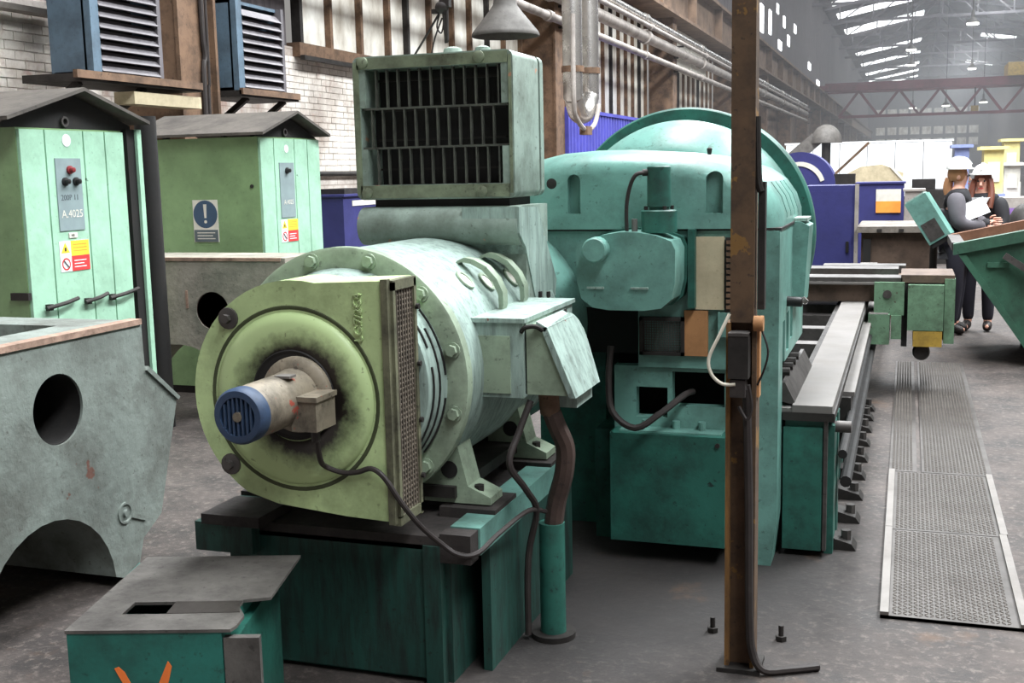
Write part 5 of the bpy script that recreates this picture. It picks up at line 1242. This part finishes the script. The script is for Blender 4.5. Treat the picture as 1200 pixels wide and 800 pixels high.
MB().box(1.5, 1.85, 14.6, 15.4, 0.0, 1.08, 0.06).build('housing', 'table_brown', t)
t = thing('work_bench', (2.6, 22, 0), 'long pale bench behind the people on the right', 'bench')
MB().box(0.95, 4.4, 22.0, 22.8, 0.82, 1.0, 0.02).build('top', 'pipe_lag', t)
for x in (1.05, 2.6, 4.2): MB().box(x, x + 0.15, 22.1, 22.7, 0.0, 0.82).build('leg', 'brown_steel', t)
t = thing('extractor', (-2.15, 33.2, 0), 'grey domed extractor with a sloping duct along the left wall', 'extractor')
MB().cyl((-2.15, 33, 0), (-2.15, 33, 2.25), 0.12, 10).build('stand', 'steel_dark', t)
MB().ball((-2.15, 33, 2.22), 0.42, 0.45, 0.5, n=20, m=8, z0=0).build('dome', 'lamp_grey', t)
MB().bar((-2.4, 33, 2.35), (-3.3, 33, 1.6), 0.4, 0.35).build('duct', 'lamp_grey', t)
MB().bar((-3.3, 33, 0), (-3.3, 33, 1.7), 0.35, 0.35).build('duct', 'pipe_lag', t)

# ------------------------------------------------------------------ crane, lamps
t = thing('bridge_crane', (2.5, 90, 5), 'dark red lattice bridge crane spanning the hall', 'crane')
MB().box(-6.0, 12.5, 89.6, 90.3, 6.9, 7.5).build('main_girder', 'crane_red', t)
MB().box(-6.0, 12.5, 92.2, 92.8, 6.9, 7.5).build('main_girder', 'crane_red', t)
MB().box(-5.0, 11.5, 89.8, 90.1, 4.95, 5.15).build('lower_chord', 'crane_red', t)
for x in (-6.05, 12.0): MB().box(x - 0.3, x + 0.3, 88.8, 93.6, 6.96, 7.3).build('end_carriage', 'crane_red', t)
for k in range(6):
    x = -5.0 + k * 2.8
    MB().bar((x, 89.95, 5.05), (x + 1.4, 89.95, 6.9), 0.18).build('diagonal', 'crane_red', t)
    MB().bar((x + 1.4, 89.95, 6.9), (x + 2.8, 89.95, 5.05), 0.18).build('diagonal', 'crane_red', t)
MB().box(6.4, 8.0, 89.2, 93.0, 7.5, 8.4, 0.05).build('trolley', 'ochre', t)
MB().cyl((4.4, 91.2, 6.9), (4.4, 91.2, 5.6), 0.05, 8).build('hoist_rope', 'steel_dark', t)
MB().box(4.15, 4.65, 91.0, 91.4, 5.0, 5.6, 0.05).build('hook_block', 'ochre', t)
def high_bay(x, y, z, label):
    t = thing('high_bay_lamp', (x, y, z), label, 'lamp', 'high bay lamps')
    MB().lathe([(0, 0.33), (0.15, 0.27), (0.3, 0.1), (0.7, 0.08)], (x, y, z), (0, 0, 1), 18).build('reflector', 'lamp_grey', t)
    MB().lathe([(-0.08, 0.3), (0.0, 0.32)], (x, y, z), (0, 0, 1), 18).build('lens', 'lamp_glow', t)
    MB().cyl((x, y, z + 0.7), (x, y, roof_z(x)), 0.03, 6).build('hanger', 'steel_dark', t)
for (x, y, z, lb) in ((3.07, 68.7, 9, 'largest glowing high bay lamp, near the top right under the roof'), (-0.04, 82.4, 9, 'glowing high bay lamp beside the right ends of the rooflight strips, upper of two'), (-0.01, 95.3, 9, 'glowing high bay lamp beside the right ends of the rooflight strips, lower of two'), (4.6, 101.7, 9, 'glowing high bay lamp just above the crane girder on the right'),
                  (0.2, 112, 6.5, 'leftmost glowing lamp seen through the crane lattice'), (3.0, 112, 6.6, 'middle glowing lamp seen through the crane lattice'), (6.0, 110, 6.7, 'rightmost glowing lamp seen through the crane lattice')):
    high_bay(x, y, z, lb)
# conical pendant shade above the motor
t = thing('pendant_lamp', (-2.75, 8.0, 2.6), 'grey conical pendant lampshade hanging above the motor blower', 'lamp')
MB().lathe([(0.0, 0.242), (0.012, 0.243), (0.03, 0.235), (0.17, 0.12), (0.22, 0.085), (0.30, 0.075), (0.31, 0.05), (0.215, 0.07), (0.165, 0.105), (0.025, 0.228), (0.0, 0.242)], (-2.75, 8.0, 2.6), (0, 0, 1), 40).build('shade', 'lamp_grey', t)
MB().lathe([(0.29, 0.06), (0.42, 0.06), (0.45, 0.03)], (-2.75, 8.0, 2.6), (0, 0, 1), 20).build('lamp_holder', 'lamp_grey', t)
MB().ball((-2.75, 8.0, 2.74), 0.05, 0.05, 0.07, n=14, m=10).build('bulb', 'off_white', t)
MB().cyl((-2.75, 8.0, 3.04), (-2.75, 8.0, roof_z(-2.75)), 0.012, 8).build('hanger', 'steel_dark', t)
# lifting sling over the blower
t = thing('lifting_sling', (-1.79, 4.31, 2.1), 'black wire sling with a shackle hanging above the blower', 'sling')
MB().tube([(-1.875, 4.31, 2.098), (-1.823, 4.31, 2.168), (-1.754, 4.31, 2.265)], 0.0045, 6).build('leg', 'rubber', t)
MB().tube([(-1.794, 4.31, 2.098), (-1.777, 4.31, 2.168), (-1.742, 4.31, 2.248)], 0.0035, 6).build('leg', 'rubber', t)
MB().tube([(-1.754, 4.31, 2.26), (-1.765, 4.31, 2.214), (-1.748, 4.31, 2.19), (-1.737, 4.31, 2.225), (-1.737, 4.31, 2.26)], 0.0035, 6).build('loop', 'rubber', t)
MB().ball((-1.742, 4.31, 2.288), 0.03, 0.023, 0.025, n=10, m=6).box(-1.783, -1.725, 4.30, 4.322, 2.265, 2.282, 0.003).box(-1.748, -1.708, 4.297, 4.327, 2.288, 2.322, 0.004).build('shackle', 'rubber', t)
MB().tube([(-1.737, 4.31, 2.29), (-1.72, 4.31, 2.4), (-1.725, 4.31, 5.5), (-1.725, 4.31, roof_z(-1.725) - 0.02)], 0.007, 6).build('rope', 'rubber', t)

# ------------------------------------------------------------------ haze in the far hall
m = bpy.data.materials.new('haze'); m.use_nodes = True
ntree = m.node_tree; ntree.nodes.remove(ntree.nodes['Principled BSDF'])
vs_ = ntree.nodes.new('ShaderNodeVolumeScatter'); vs_.inputs['Density'].default_value = 0.0035; vs_.inputs['Anisotropy'].default_value = 0.2
vs_.inputs['Color'].default_value = (0.93, 0.95, 1, 1)
ntree.links.new(vs_.outputs[0], ntree.nodes['Material Output'].inputs['Volume'])
MATS['haze'] = m
tag(MB().box(-6.88, 12.58, 27, 214.8, 0.002, 13.9).build('haze', 'haze'), 'pale smoky haze filling the far end of the hall', 'haze', kind='stuff')
